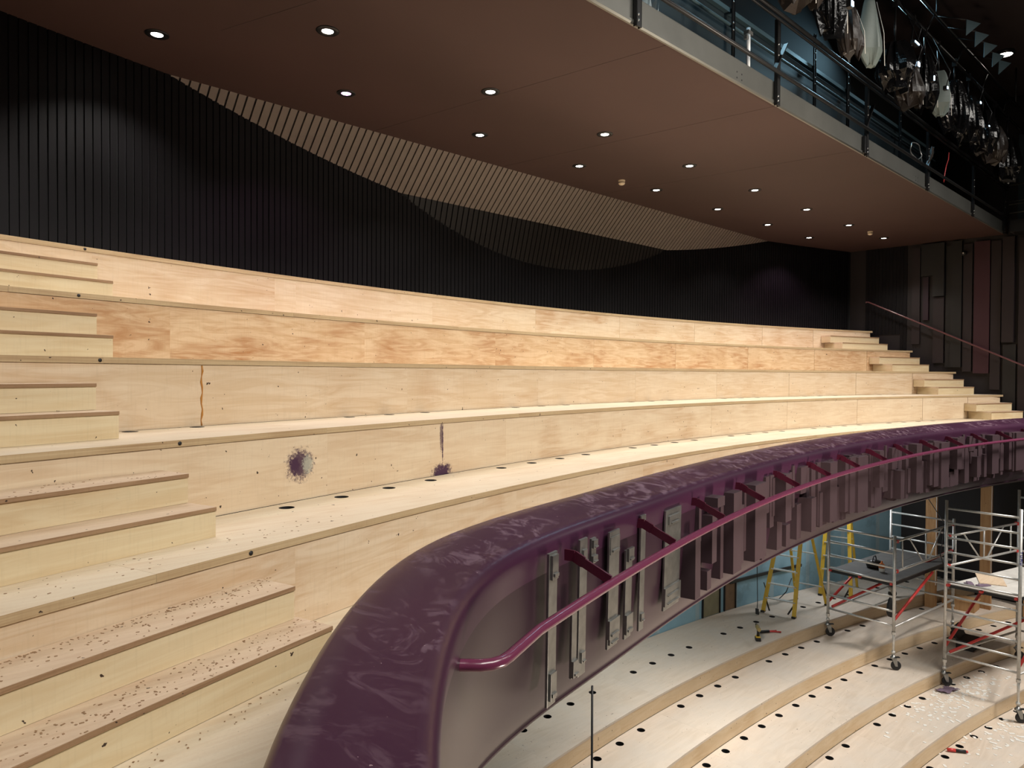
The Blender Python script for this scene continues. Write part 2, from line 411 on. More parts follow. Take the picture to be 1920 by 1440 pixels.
# ------------------------------------------------------------------ tread boards with holes
def board(mb, R0, R1, a, b, z, th, holes=(), hr=.052, depth=.12, front_mi=1):
    """arc-shaped board: top face with round holes, front edge, underside and ends. holes: list of (R, phi)"""
    hs = sorted([h for h in holes if a + .12 / R0 < h[1] < b - .12 / R0], key=lambda h: h[1])
    hw = .085
    brk = [a]
    n = max(1, int(math.degrees(b - a) / 1.0 + .999))
    brk += [a + (b - a) * i / n for i in range(1, n)] + [b]
    for h in hs:
        brk = [x for x in brk if abs(x - h[1]) > hw / h[0] * 1.05 or x in (a, b)]
        brk += [h[1] - hw / h[0], h[1] + hw / h[0]]
    brk.sort()
    for i in range(len(brk) - 1):
        p0, p1 = brk[i], brk[i + 1]
        def q(R, p, zz=z): x, y = pol(R, p); return (x, y, zz)
        hh = [h for h in hs if p0 < h[1] < p1]
        if not hh: mb.add([q(R0, p0), q(R1, p0), q(R1, p1), q(R0, p1)], [(0, 1, 2, 3)])
        else:
            Rc, pc = hh[0]; Ra, Rb = Rc - hw, Rc + hw
            mb.add([q(R0, p0), q(Ra, p0), q(Ra, p1), q(R0, p1)], [(0, 1, 2, 3)])
            mb.add([q(Rb, p0), q(R1, p0), q(R1, p1), q(Rb, p1)], [(0, 1, 2, 3)])
            N = 24; c = Vector(q(Rc, pc)); er = Vector((math.sin(pc), math.cos(pc), 0)); et = Vector((math.cos(pc), -math.sin(pc), 0))
            vs = []
            for k in range(N):
                t = 2 * math.pi * (k + .5) / N; cx, sx = math.cos(t), math.sin(t)
                sc = 1 / max(abs(cx), abs(sx)); ox, oy = cx * sc, sx * sc
                vs.append(q(Rc + oy * hw, pc + ox * (hw / Rc)))
            for k in range(N):
                t = 2 * math.pi * (k + .5) / N
                vs.append(tuple(c + et * math.cos(t) * hr + er * math.sin(t) * hr))
            cor = [q(Ra, p0), q(Rb, p0), q(Rb, p1), q(Ra, p1)]
            mb.add(vs, [(k, (k+1) % N, N + (k+1) % N, N + k) for k in range(N)])
            for cpt, k in zip(cor, (N//2 + N//8, N//2 - N//8, N//8, N - N//8)):   # corner slivers
                mb.add([cpt, vs[(k - 1) % N], vs[k % N]], [(0, 1, 2)])
            ring = vs[N:]; low = [(x, y, zz - depth) for x, y, zz in ring]
            mb.add(ring + low, [(k, (k+1) % N, N + (k+1) % N, N + k) for k in range(N)], 2)
            mb.add(low, [tuple(range(N))], 2)
    n = max(1, int(math.degrees(b - a) / 1.0 + .999)); ph = [a + (b - a) * i / n for i in range(n + 1)]
    vs = []
    for p in ph:
        for R, zz in ((R0, z), (R0, z - th), (R1, z - th), (R1, z)):
            x, y = pol(R, p); vs.append((x, y, zz))
    fs = []
    for i in range(n):
        o = 4 * i; fs += [(o, o+1, o+5, o+4)]
    mb.add(vs, fs, front_mi)
    mb.add(vs, [(0, 1, 2, 3), (4*n, 4*n+1, 4*n+2, 4*n+3)] + ([(4*i+1, 4*i+2, 4*i+6, 4*i+5) for i in range(n)] if not hs else []), 0)
    return mb

joints = {'E': [1.68, 3.58, 3.86, 6.05, 8.25, 10.44, 12.67, 14.87, 16.6], 'D': [-.1, 2.08, 4.27, 6.49, 8.7, 10.92, 13.13, 15.32, 17.1],
          'C': [-.2, 2.01, 4.22, 6.43, 8.63, 10.86, 13.09, 15.3, 17.2], 'B': [.45, 2.65, 4.88, 7.09, 9.33, 11.55, 13.8, 15.99, 17.5],
          'A': [-.3, 1.84, 4.04, 6.24, 8.44, 10.64, 12.84, 15.04, 17.2]}
tj = {'A': 1.05, 'B': .2, 'C': 1.3, 'D': .9, 'E': .3}
tnames = {'A': 'lowest plywood seating tier, its tread with round holes just behind the plum balustrade',
          'B': 'second plywood seating tier up, tread with round holes and purple paint splashes on its riser',
          'C': 'middle plywood seating tier at eye level, riser with one orange resin streak at a joint',
          'D': 'fourth plywood seating tier up, with the brownest wavy-grained riser sheets',
          'E': 'topmost plywood seating tier against the black slatted wall'}
step1 = math.radians(1.031)
def holes_for(k):
    out = []
    if k == 'A':
        f0 = P(27.76, 2.205)
        for i in range(-8, 40):
            if (i % 5) != 4: out.append((27.765, f0 + i * .500 / 27.76))
    if k == 'B':
        f0 = P(28.69, 1.46)
        for i in range(-8, 40):
            if (i % 5) != 3: out.append((28.70, f0 + i * .506 / 28.7))
    if k in 'CD':
        for i in range(0, 34):
            if (i % 5) != 2: out.append(((29.62 if k == 'C' else 30.48) - .14, P(29.5, .6) + i * .5 / 29.5))
    lo = {'A': 1.75, 'B': 1.45, 'C': 1.6, 'D': 1.9}.get(k, 0)
    return [h for h in out if CX + h[0] * math.sin(h[1]) > lo and CX + h[0] * math.sin(h[1]) < 16.8]
for i, (k, R, z) in enumerate(tiers):
    root = thing('seating_tier', tnames[k], 'seating tier', (CX, CY + R, z - .5), 'plywood seating tiers of the balcony')
    R1 = R + DT - .003 if k != 'E' else RW - .03
    hl = holes_for(k)
    us = [UL + .01] + [tj[k] + 2.44 * j for j in range(-1, 8) if UL + .3 < tj[k] + 2.44 * j < UR - .4] + [UR - .03]
    for a, b in zip(us[:-1], us[1:]):
        mb = MB(); board(mb, R, R1, P(R, a), P(R, b) - .0015 / R, z, .04, hl)
        mb.clamp(UL + .01, UR - .14).build('tread_board', [M['tread'], M['edge'], M['hole']], root)
    us = [UL + .01] + joints[k] + [UR - .03]
    zb = z - .5 + .001
    for a, b in zip(us[:-1], us[1:]):
        mb = MB(); mb.arc(R + .008, R + .026, P(R, a), P(R + .03, min(b, UR - .15)) - .003 / R, zb, z - .0415)
        mb.clamp(UL + .01, UR - .14).build('riser_panel', M['riserB'] if k == 'B' else M['riserD'] if k == 'D' else M['riser'], root)
# resin streak on the middle tier and small bolts in the treads' front edges
bolt_mat = M['raw_edge']
mid = [o for o in bpy.data.objects if o.get('label') == tnames['C']][0]
mb = MB()
zz = .04
pts = []
for j in range(12):
    t = j / 11; pts.append((2.01 + .006 * math.sin(j * 1.7), 0, .045 - t * .45))
f = [(CX + (28.766) * math.sin(P(28.766, p[0])), CY + 28.766 * math.cos(P(28.766, p[0])), p[2]) for p in pts]
mb.tube(f, [.006 + .003 * math.sin(j * 2.3) for j in range(12)], 6)
mb.build('resin_streak', simple('orange_resin', (.45, .2, .04), .3), mid)

for k, u in (('A', 1.55), ('B', 1.50), ('C', 1.28), ('D', 1.36), ('E', 1.62)):
    t = [o for o in bpy.data.objects if o.get('label') == tnames[k]][0]
    R, z = [(R, z) for kk, R, z in tiers if kk == k][0]
    ph = P(R, u); x, y = pol(R, ph)
    MB().lathe((x, y, z - .02), [(.012, .002), (.012, -.004), (.001, -.005)], 12, 0, (math.sin(ph), math.cos(ph), 0)).build('bolt', M['black'], t)

# ------------------------------------------------------------------ step boxes of the two aisles
def step_box(R0, R1, ua, ub, z0, z1, label, grp, open_left):
    c = pol(R0, P(R0, (ua + ub) / 2))
    root = thing('step_box', label, 'step', (c[0], c[1], z0), grp)
    a, b = P(R0, ua), P(R0 if ub < 10 else R1, ub)
    th = .02
    MB().arc(R0, R1 - .004, a, b, z1 - th, z1, 0).clamp(UL + .015, UR - .15).build('top_board', [M['pinetop'], M['raw_edge']], root)
    MB().arc(R0 - .0035, R0 + .001, a, b, z1 - th - .001, z1 - .001, 0).clamp(UL + .015, UR - .15).build('edge_strip', M['raw_edge'], root)
    MB().arc(R0 + .004, R0 + .022, a, b, z0 + .001, z1 - th - .001, 0).clamp(UL + .015, UR - .15).build('front_board', M['pine'], root)
    e = .018 / R0
    if open_left: MB().arc(R0 + .023, R1 - .005, a, a + e, z0 + .001, z1 - th - .001).clamp(UL + .015, UR - .15).build('end_panel', M['pine'], root)
    else: MB().arc(R0 + .023, R1 - .005, b - e, b, z0 + .001, z1 - th - .001).clamp(UL + .015, UR - .15).build('end_panel', M['pine'], root)
tword = {'A': 'below the lowest tier, nearest the camera', 'B': 'between the lowest and second tiers', 'C': 'between the second and middle tiers',
         'D': 'between the middle and fourth tiers', 'E': 'between the fourth and topmost tiers'}
LEFT = {'A': (1.77, 1.68), 'B': (1.525, 1.455), 'C': (1.26, 1.19), 'D': (1.475, 1.425), 'E': (1.72, 1.66)}
RGT = {'A': 17.3, 'B': 17.3, 'C': 17.15, 'D': 17.1, 'E': 16.8}
zp = ZF
for k, R, z in tiers:
    ul, uu = LEFT[k]
    step_box(R - .48, R + .006, UL + .02, ul, zp, zp + .1667, 'lower, wider plywood step ' + tword[k] + ', left aisle', 'step boxes of the left aisle', False)
    step_box(R - .25, R + .006, UL + .02, uu, zp + .1672, zp + .333, 'upper plywood step ' + tword[k] + ', left aisle', 'step boxes of the left aisle', False)
    if k != 'A':
        ur = RGT[k]
        step_box(R - .48, R + .006, ur + .06, UR - .17, zp, zp + .1667, 'lower plywood step ' + tword[k] + ', far right aisle', 'step boxes of the right aisle', True)
        step_box(R - .25, R + .006, ur, UR - .17, zp + .1672, zp + .333, 'upper plywood step ' + tword[k] + ', far right aisle', 'step boxes of the right aisle', True)
    zp = z

# ------------------------------------------------------------------ balustrade
RB = 25.92
path = []                                           # inner top edge, from the right wall round to behind the camera
for i in range(73):
    ph = P(RB, UR - .05) + (P(RB, 2.42) - P(RB, UR - .05)) * i / 72; x_ = max(0, min(1, (3.5 - pol(RB, ph)[0]) / 1.1)); path.append(pol(RB + .045 * x_ * x_ * (3 - 2 * x_), ph))
cps = [(2.24, 2.625), (2.057, 2.575), (1.88, 2.495), (1.70, 2.395), (1.55, 2.295), (1.406, 2.182), (1.26, 2.06), (1.124, 1.926), (.96, 1.757), (.819, 1.593), (.676, 1.424),
       (.55, 1.262), (.435, 1.08), (.33, .86), (.25, .61), (.20, .32), (.175, 0), (.17, -.4), (.17, -.9), (.17, -1.5)]
def catmull(pts, n=4):
    o = []
    for i in range(len(pts) - 1):
        p = [Vector(pts[max(0, min(len(pts) - 1, j))]) for j in (i - 1, i, i + 1, i + 2)]
        for k in range(n):
            t = k / n
            o.append(.5 * ((2*p[1]) + (p[2]-p[0])*t + (2*p[0]-5*p[1]+4*p[2]-p[3])*t*t + (-p[0]+3*p[1]-3*p[2]+p[3])*t**3))
    o.append(Vector(pts[-1])); return o
path = [Vector(p) for p in path] + [Vector((p[0], p[1])) for p in catmull(cps, 4)]
def resample(pts, d):
    o = [pts[0].copy()]; acc = 0
    for p, q in zip(pts[:-1], pts[1:]):
        L = (q - p).length
        while acc + L >= d:
            t = (d - acc) / L; p = p + (q - p) * t; o.append(p.copy()); L = (q - p).length; acc = 0
        acc += L
    o.append(pts[-1].copy()); return o
path = resample(path, .09)
for _ in range(14):
    path = [path[0]] + [(p0 + p1 * 2 + p2) / 4 if p1.x < 4.2 else p1 for p0, p1, p2 in zip(path[:-2], path[1:-1], path[2:])] + [path[-1]]
nor = []
for i, p in enumerate(path):
    t = path[min(i + 1, len(path) - 1)] - path[max(i - 1, 0)]; t.normalize()
    nor.append(Vector((-t.y, t.x)))                 # towards the stage
for _ in range(2):
    nor = [((nor[max(i-1, 0)] + nor[i] * 2 + nor[min(i+1, len(nor)-1)]).normalized()) for i in range(len(nor))]
def sweep(prof, smooth=True, mi=0):
    mb = MB(); n = len(prof)
    vs = [(p.x + nn.x * o, p.y + nn.y * o, z) for p, nn in zip(path, nor) for o, z in prof]
    mb.add(vs, [(i*n+k, i*n+k+1, (i+1)*n+k+1, (i+1)*n+k) for i in range(len(path) - 1) for k in range(n - 1)], mi, smooth)
    return mb
def rnd(cx, cz, r, a0, a1, n=6): return [(cx + r * math.cos(math.radians(a0 + (a1 - a0) * i / n)), cz + r * math.sin(math.radians(a0 + (a1 - a0) * i / n))) for i in range(n + 1)]
bal = thing('balustrade', 'curved plum painted balcony front with handrail and projecting blocks', 'balustrade', (pol(RB, 0)[0], pol(RB, 0)[1], ZF))
cap = [(.004, ZF), (.0, -.80)] + rnd(.03, -.76, .03, 180, 95, 5) + [(.10, -.735), (.20, -.757), (.265, -.776)] + rnd(.275, -.842, .066, 80, 0, 7) + [(.338, -.87), (.334, -.90), (.329, -.93), (.325, -.96)]
sweep(cap).build('capping', M['plum'], bal)
ZLIP = -1.775
sweep([(.325, -.96), (.322, -1.04), (.317, -1.14), (.309, -1.25), (.298, -1.36), (.284, -1.46), (.264, -1.56), (.240, -1.64), (.213, -1.70), (.190, -1.74)]).build('face_panel', M['plumface'], bal)
sweep([(.190, -1.74), (.188, -1.745)] + rnd(.168, -1.760, .022, 40, -90, 6) + [(.10, -1.782), (.02, -1.782), (.0, -1.75)]).build('bottom_lip', M['plumface'], bal)
def face_off(z):                                     # offset of the face from the inner edge at height z
    tab = [(-.96, .325), (-1.04, .322), (-1.14, .317), (-1.25, .309), (-1.36, .298), (-1.46, .284), (-1.56, .264), (-1.64, .240), (-1.70, .213), (-1.74, .19)]
    if z > tab[0][0]: return tab[0][1]
    for (z0, o0), (z1, o1) in zip(tab[:-1], tab[1:]):
        if z >= z1: return o0 + (o1 - o0) * (z0 - z) / (z0 - z1)
    return tab[-1][1]
# handrail
rail = []
n = 110
for i in range(n + 1):
    ph = math.radians(21.0) + (math.radians(-16.55) - math.radians(21.0)) * i / n
    x, y = pol(25.35, ph); rail.append((x, y, -1.0))
e = Vector(rail[-1][:2]); end = Vector((1.545, 1.885))
rail += [(1.73, 1.815, -1.0), (1.68, 1.80, -1.0), (1.635, 1.805, -1.0), (1.60, 1.825, -1.0), (1.572, 1.853, -1.0), (1.50, 1.925, -1.0), (1.40, 2.02, -1.0)]
hr = MB().tube(rail, .0215, 14).build('handrail', M['plumrail'], bal)
for i in range(17):
    ph = math.radians(-14.9 + 2.02 * i)
    er = Vector((math.sin(ph), math.cos(ph), 0)); et = Vector((math.cos(ph), -math.sin(ph), 0))
    c = Vector((CX, CY, 0))
    mb = MB()
    prof = [(25.60, -.895), (25.55, -.895), (25.50, -.92), (25.36, -.985)]
    for (Ra, za), (Rb, zb) in zip(prof[:-1], prof[1:]):
        mb.bar(c + er * Ra + Vector((0, 0, za)), c + er * (Rb - .004) + Vector((0, 0, zb)), .012, .055 if Ra > 25.53 else .045)
    mb.build('bracket', M['bracket'], hr)
# metal mounting plates at the near end
def plate(a0, a1, z0, z1, clips):
    mb = MB(); a0, a1 = math.radians(a0), math.radians(a1)
    if a1 - a0 < .0022: a1 = a0 + .0022
    am = (a0 + a1) / 2; er = Vector((math.sin(am), math.cos(am), 0)); et = Vector((math.cos(am), -math.sin(am), 0)); hw = (a1 - a0) * 25.66 / 2
    C0 = Vector((CX, CY, 0))
    def pt(z, off):
        t = (z + .9) / -.7                          # the plates follow the slightly undercut face
        ph = am + math.radians(.13) * t
        return C0 + Vector((math.sin(ph), math.cos(ph), 0)) * (RB - .333 + .038 * t - off) + Vector((0, 0, z))
    axis = (pt(z0, .012) - pt(z1, .012)); nrm = axis.cross(et)
    mb.obox((pt(z0, .012) + pt(z1, .012)) / 2, et, axis, nrm, hw, axis.length / 2, .007)
    pl = mb.build('mounting_plate', M['steel'], bal, .002)
    for zc, h, dz, wf in clips:
        mb = MB(); mb.obox(pt(zc, .012 + dz), et, axis, nrm, hw * wf, h, .008)
        mb.obox(pt(zc - h * .6, .02 + dz), et, axis, nrm, hw * wf * .7, h * .14, .009)
        mb.build('clip', M['steel'], pl, .0015)
plate(-15.40, -15.21, -.84, -1.60, [(-.91, .06, .012, .7), (-1.50, .07, .012, .7)])
plate(-14.66, -14.47, -.84, -1.57, [(-.93, .035, .011, .5), (-1.47, .03, .011, .5)])
plate(-14.83, -14.73, -1.15, -1.55, [(-1.50, .045, .012, 1.0), (-1.16, .02, .012, 1.1)])
plate(-14.36, -14.25, -.86, -1.00, [(-.89, .022, .011, .9), (-.97, .018, .011, 1.0)])
plate(-13.85, -13.55, -.87, -1.545, [(-.95, .05, .004, .9), (-1.43, .055, .012, 1.02), (-1.49, .03, .012, .9)])
plate(-13.33, -13.13, -1.02, -1.56, [(-1.05, .04, .014, .85), (-1.47, .06, .013, 1.02)])
plate(-12.86, -12.70, -.85, -1.575, [(-1.49, .025, .011, .6)])
plate(-11.98, -11.38, -.885, -1.56, [(-.955, .03, .009, .7), (-1.44, .035, .011, 1.0), (-1.50, .03, .011, 1.0)])
# projecting blocks: (angle of the near front edge, angular width, projection, top, bottom)
blk = [(-11.06, .22, .084, -1.13, -1.56), (-10.34, .18, .05, -1.44, -1.58), (-10.64, .10, .037, -.90, -1.2), (-10.28, .33, .115, -.9, -.97), (-10.33, .21, .084, -1.03, -1.38),
       (-9.38, .41, .094, -.92, -1.55), (-9.57, .14, .023, -1.02, -1.58), (-8.4, .62, .115, -.91, -1.54), (-6.98, .12, .044, -.93, -1.27), (-6.77, .35, .128, -.9, -1.33),
       (-5.76, .14, .036, -.87, -1.27), (-5.37, .44, .055, -.9, -1.16), (-5.10, .30, .119, -1.21, -1.54), (-4.55, .11, .038, -1.22, -1.57), (-4.24, .19, .071, -1.21, -1.56),
       (-3.88, .48, .118, -.91, -1.53), (-4.27, .2, .045, -.9, -1.11), (-2.67, .16, .028, -.89, -1.58), (-2.35, .17, .085, -.89, -1.24), (-2.05, .72, .136, -.92, -1.54), (-1.0, .25, .05, -1.46, -1.6)]
unit = [b for b in blk if b[0] > -7.1]
allb = list(blk)
off = 6.35
for rep in range(1, 4):
    for b in unit:
        nb = (b[0] + off * rep - .3 * (rep - 1), b[1] * random.uniform(.85, 1.15), b[2], b[3] + random.uniform(-.015, .01), max(-1.6, b[4] + random.uniform(-.03, .03)))
        if nb[0] < 20.6: allb.append(nb)
    allb.append((-8.4 + off * rep - .4, .6, .11, -.91, -1.53))
    allb.append((-9.38 + off * rep + .35, .3, .094, -.92, -1.5))
    allb.append((-10.0 + off * rep + .2, .22, .06, -.93, -1.3))
rgb = random.Random(11)
a_ = -8.9
while a_ < 20.2:
    w_ = rgb.uniform(.16, .42); top_ = -.9 - (rgb.random() ** 2) * .5
    allb.append((a_, w_, rgb.uniform(.018, .06), top_, max(-1.6, top_ - rgb.uniform(.3, .68)))); a_ += w_ + rgb.uniform(.02, .22)
allb = [b for b in allb if b[0] < 20.2]
for (a, wd, d, zt, zb) in allb:
    a = math.radians(a); b = a + math.radians(max(wd, .09))
    Ri = RB - .18
    Ro = RB - .315 - d
    MB().arc(Ro, Ri, a, b, zb, zt, step=2).build('block', M['block'], bal)

# balcony floor behind the balustrade, and the slab underneath
mb = MB()
inner = [(p.x - nn.x * .004, p.y - nn.y * .004) for p, nn in zip(path, nor)]
RFl = RA + .03
outer = [pol(RFl, P(RFl, UL + .01) + (P(RFl, UR - .02) - P(RFl, UL + .01)) * i / 60) for i in range(61)]
poly = inner + [(UL + .01, -1.5)] + outer
mb.poly(poly, ZF - .3, ZF - .002)
tag(mb.build('floor', M['tread']), 'plywood balcony floor between the balustrade and the lowest tier', kind='structure')
mb = MB(); mb.arc(25.95, 31.3, P(26, UL), P(31.3, UR), -1.86, -1.72)
tag(mb.build('ceiling_under', simple('grey_soffit', (.12, .115, .11), .8)), 'grey underside of the balcony', kind='structure')
# back of the tiers is closed below by a plain support so that nothing is seen through
# ------------------------------------------------------------------ downlights
def downlight(loc, label, grp, purple=False, energy=100, glow=False):
    u, r = loc
    root = thing('downlight', label, 'downlight', (u, r, ZC), grp)
    MB().lathe((u, r, ZC), [(.052, -.006), (.060, -.012), (.098, -.010), (.105, -.004), (.105, .0)], 28).build('trim_ring', M['blackmetal'], root)
    MB().lathe((u, r, ZC), [(.0005, -.004), (.050, -.004), (.052, -.006)], 24).build('lens', M['glassp' if purple else 'glass'], root)
    l = bpy.data.lights.new('lamp', 'SPOT'); l.energy = energy * (.5 if purple else 1); l.spot_size = math.radians(118); l.spot_blend = .55; l.shadow_soft_size = .05
    l.energy *= .4 if u < 1 else 1
    l.color = (1, .42, .85) if purple else (1, .62, .85) if glow else (1.0, .95, .88)
    o = bpy.data.objects.new('lamp', l); COL.objects.link(o); o.location = (u, r, ZC + EYE - .03); o.parent = root; o.matrix_parent_inverse = WORLD[root.name].inverted()
ordw = ['nearest', 'second nearest', 'third nearest', 'fourth nearest', 'fifth nearest', 'sixth nearest', 'second farthest', 'farthest']
for i in range(8):
    downlight((2.2 + 1.98 * i, 7.085), 'recessed ' + ('purplish ' if i == 1 else '') + 'downlight ' + ordw[i] + ' the camera in the ceiling\'s back row', 'downlights in the back row of the ceiling', i in (1,), glow=i == 7)
for i in range(8):
    downlight((3.3 + 2.0 * i, 5.92), 'recessed downlight ' + ordw[i] + ' the camera in the ceiling\'s front row', 'downlights in the front row of the ceiling')
downlight((1.28, 5.93), 'recessed downlight of the front row just left of the picture, over the left aisle', 'downlights in the front row of the ceiling')
downlight((.22, 7.06), 'recessed purplish downlight of the back row just left of the picture, by the side wall', 'downlights in the back row of the ceiling', True)

# ------------------------------------------------------------------ smoke detectors
for (u, r), lab in (((9.23, 7.13), 'nearer cream smoke detector on the ceiling, among the back-row downlights'), ((16.31, 5.86), 'farther cream smoke detector on the ceiling, near the side wall')):
    root = thing('smoke_detector', lab, 'smoke detector', (u, r, ZC), 'ceiling smoke detectors')
    MB().lathe((u, r, ZC), [(.055, 0), (.055, -.02), (.045, -.028), (.001, -.028)], 20).build('base', M['cream'], root)
    MB().lathe((u, r, ZC), [(.04, -.028), (.052, -.034), (.052, -.055), (.04, -.07), (.02, -.078), (.001, -.078)], 20).build('sensor_head', M['cream'], root)

# ------------------------------------------------------------------ panelling, camera and handrail on the far side wall
pan = thing('acoustic_panelling', 'dark plum upright panels of uneven depth covering the far side wall', 'wall panelling', (UR, 4.5, .5))
pm = [simple('black_panel', (.0055, .005, .005), .55), simple('dark_plum_panel', (.011, .0052, .0068), .55), simple('wine_red_panel', (.034, .0058, .0115), .6), simple('plum_panel', (.017, .0045, .0115), .55)]
for (r0, r1, z0, z1, d, mi) in [(5.57, 5.74, .75, 3.04, .05, 1), (5.29, 5.54, 2.34, 3.09, .09, 0), (5.39, 5.50, 1.31, 2.32, .05, 3), (5.05, 5.285, 1.85, 3.08, .12, 0), (5.06, 5.28, .3, 1.83, .06, 1),
                                (4.92, 5.03, .2, 3.0, .04, 0), (4.70, 4.91, .2, 3.08, .09, 0), (4.50, 4.68, .1, 3.0, .05, 1), (4.16, 4.46, .06, 3.02, .07, 2), (3.95, 4.14, -.3, 3.0, .05, 1), (3.70, 3.92, .74, 3.05, .10, 1),
                                (3.66, 3.90, -1.2, .70, .05, 0), (3.35, 3.62, -1.2, 3.0, .06, 1), (3.0, 3.3, -.6, 2.4, .09, 3), (2.7, 2.96, -1.2, 2.9, .05, 1), (2.3, 2.66, -1.2, 3.0, .1, 0)]:
    MB().box((UR - .005 - d, r0, z0), (UR - .002, r1, z1)).build('panel', pm[mi], pan)
wc = thing('security_camera', 'tiny black camera high on the far panelled wall', 'camera', (18.55, 4.65, 2.78))
MB().lathe((18.58, 4.65, 2.78), [(.001, -.06), (.035, -.05), (.05, -.02), (.05, .03), (.03, .04)], 16, 0, (1, 0, 0)).build('body', M['black'], wc)
MB().lathe((18.515, 4.65, 2.78), [(.001, -.006), (.014, -.004), (.018, .004)], 14, 0, (1, 0, 0)).build('lens', M['white'], wc)
whr = thing('side_handrail', 'thin dark plum handrail sloping down the far side wall', 'handrail', (18.6, 5.5, 1.2))
ra, rb = (18.54, 7.0), (18.54, 2.2)
def zr(r): return 2.04 + (r - 7.15) * (2.04 - .24) / (7.15 - 3.52)
MB().tube([(18.54, 6.74, zr(6.74) - .05), (18.54, 6.73, zr(6.73) - .015), (18.54, 6.68, zr(6.68))] + [(18.54, 6.6 - .3 * i, zr(6.6 - .3 * i)) for i in range(16)], .02, 10).build('rail', simple('brown_plum_rail', (.11, .04, .045), .25, coat=.5), whr)
for r in (6.3, 5.34, 3.935, 2.98):
    MB().tube([(18.54, r, zr(r) - .02), (18.54, r, zr(r) - .06), (18.66, r, zr(r) - .07), (UR - .001, r, zr(r) - .07)], .006, 6).build('bracket', M['blackmetal'], whr)

# ------------------------------------------------------------------ catwalk above the ceiling edge
RC = 3.83
cat = thing('catwalk', 'black and grey steel catwalk running along the front edge of the ceiling', 'catwalk', (10, RC, 3.05))
mb = MB(); x0, x1 = UL + .02, 18.2
prof = [(RC + .02, 3.06), (RC, 3.06), (RC - .012, 3.075), (RC - .012, 3.10), (RC, 3.105), (RC, 3.315), (RC + .04, 3.315), (RC + .04, 3.30)]
vs = [(x, r, z) for x in (x0, x1) for r, z in prof]; n = len(prof)
mb.add(vs, [(k, k+1, n+k+1, n+k) for k in range(n-1)])
for ub in (6.95, 12.6):
    for du, dz in ((-.05, .03), (.05, .03), (-.05, -.03), (.05, -.03)): mb.lathe((ub + du, RC - .001, 3.15 + dz), [(.009, 0), (.009, -.002), (.001, -.002)], 8, 1, (0, 1, 0))
mb.build('fascia_beam', [M['fascia'], M['black']], cat)
MB().box((x0, RC + .045, 3.29), (x1, 4.62, 3.31)).build('deck', M['blackmetal'], cat)
for u in (-.14, 2.49, 5.13, 7.75, 10.41, 13.05, 15.75, 18.16):
    mb = MB()
    mb.box((u - .035, RC - .045, 3.04), (u + .035, RC - .037, 4.0)); mb.box((u + .029, RC - .045, 3.04), (u + .037, RC - .008, 4.0)); mb.box((u - .037, RC - .045, 3.04), (u - .029, RC - .008, 4.0))
    mb.box((u - .1, RC - .04, 3.07), (u - .04, RC - .003, 3.30)) if abs(u - 10.41) < .1 else None
    p = mb.build('post', M['blackmetal'], cat)
    mb = MB()
    for zz in (3.09, 3.14, 3.60, 3.72): mb.lathe((u - .015, RC - .046, zz), [(.011, 0), (.009, -.008), (.001, -.009)], 8, 0, (0, 1, 0))
    mb.build('bolts', M['steel'], p)
    if u < 14: MB().bar((u - .12, RC - .05, 3.40), (u + .16, RC - .05, 3.78), .012, .05, 0, (0, 1, 0)).build('brace', M['blackmetal'], p)
MB().tube([(x0, RC - .08, 4.03), (x1, RC - .08, 4.03)], .026, 12).build('top_rail', M['blackmetal'], cat)
MB().tube([(x0, RC - .08, 3.965), (x1, RC - .08, 3.965)], .016, 8).build('bar', M['blackmetal'], cat)
MB().tube([(x0, RC - .08, 3.38), (x1, RC - .08, 3.38)], .023, 12).build('lower_rail', M['blackmetal'], cat)
mb = MB(); mb.box((x0, 4.66, 3.29), (16.2, 4.68, 4.5)); mb.build('back_panel', M['teal'], cat)
MB().box((x0, 4.60, 4.50), (16.2, 4.655, 4.555)).build('back_top_rail', M['tealrail'], cat)
MB().tube([(x0, 4.60, 4.345), (16.2, 4.60, 4.345)], .02, 10).build('back_rail', M['tealrail'], cat)
for u in (3.4, 5.75, 8.12, 10.47, 11.7, 14.09):
    p = MB(); p.box((u - .025, 4.56, 3.32), (u + .025, 4.575, 5.0)); p.box((u + .02, 4.55, 3.32), (u + .026, 4.60, 5.0)); p = p.build('back_post', M['blackmetal'], cat)
    b = MB()
    for zz in (4.27, 4.36, 4.62, 4.72): b.lathe((u - .008, 4.558, zz), [(.011, 0), (.009, -.008), (.001, -.009)], 8, 0, (0, 1, 0))
    b.build('bolts', M['steel'], p)
# things on the catwalk
tb = thing('hanging_tube', 'short white tube clamped upright to the catwalk rails', 'tube', (7.45, 4.0, 3.4))
MB().tube([(7.45, 4.0, 3.42), (7.45, 4.0, 3.88)], .022, 12).build('tube', simple('white_tube_paint', (.88, .9, .92), .35), tb)
mb = MB(); mb.box((7.40, 3.97, 3.80), (7.50, 4.03, 3.84)); mb.box((7.38, 3.98, 3.74), (7.42, 4.02, 3.78)); mb.build('clamp', M['steel'], tb)
lit = thing('foil_bundle', 'crumpled pale foil sheets behind the near end of the catwalk rail', 'foil', (5.9, 4.3, 3.31))
mb = MB()
for k in range(8):
    u = 5.55 + k * .075; mb.add([(u, 4.25 + .05*(k % 2), 3.316), (u + .06, 4.33 - .06*(k % 3), 3.316), (u + .05 + .04*math.sin(k), 4.30, 3.75), (u + .015, 4.22 + .03*(k % 2), 3.78)], [(0, 1, 2, 3)])
mb.build('sheet', simple('pale_foil', (.62, .70, .72), .3, .3), lit)
coil = thing('cable_coil', 'loop of grey cable hung on the catwalk\'s lower rail', 'cable', (13.0, RC - .06, 3.5))
P0 = (12.45, RC - .03, 3.56)
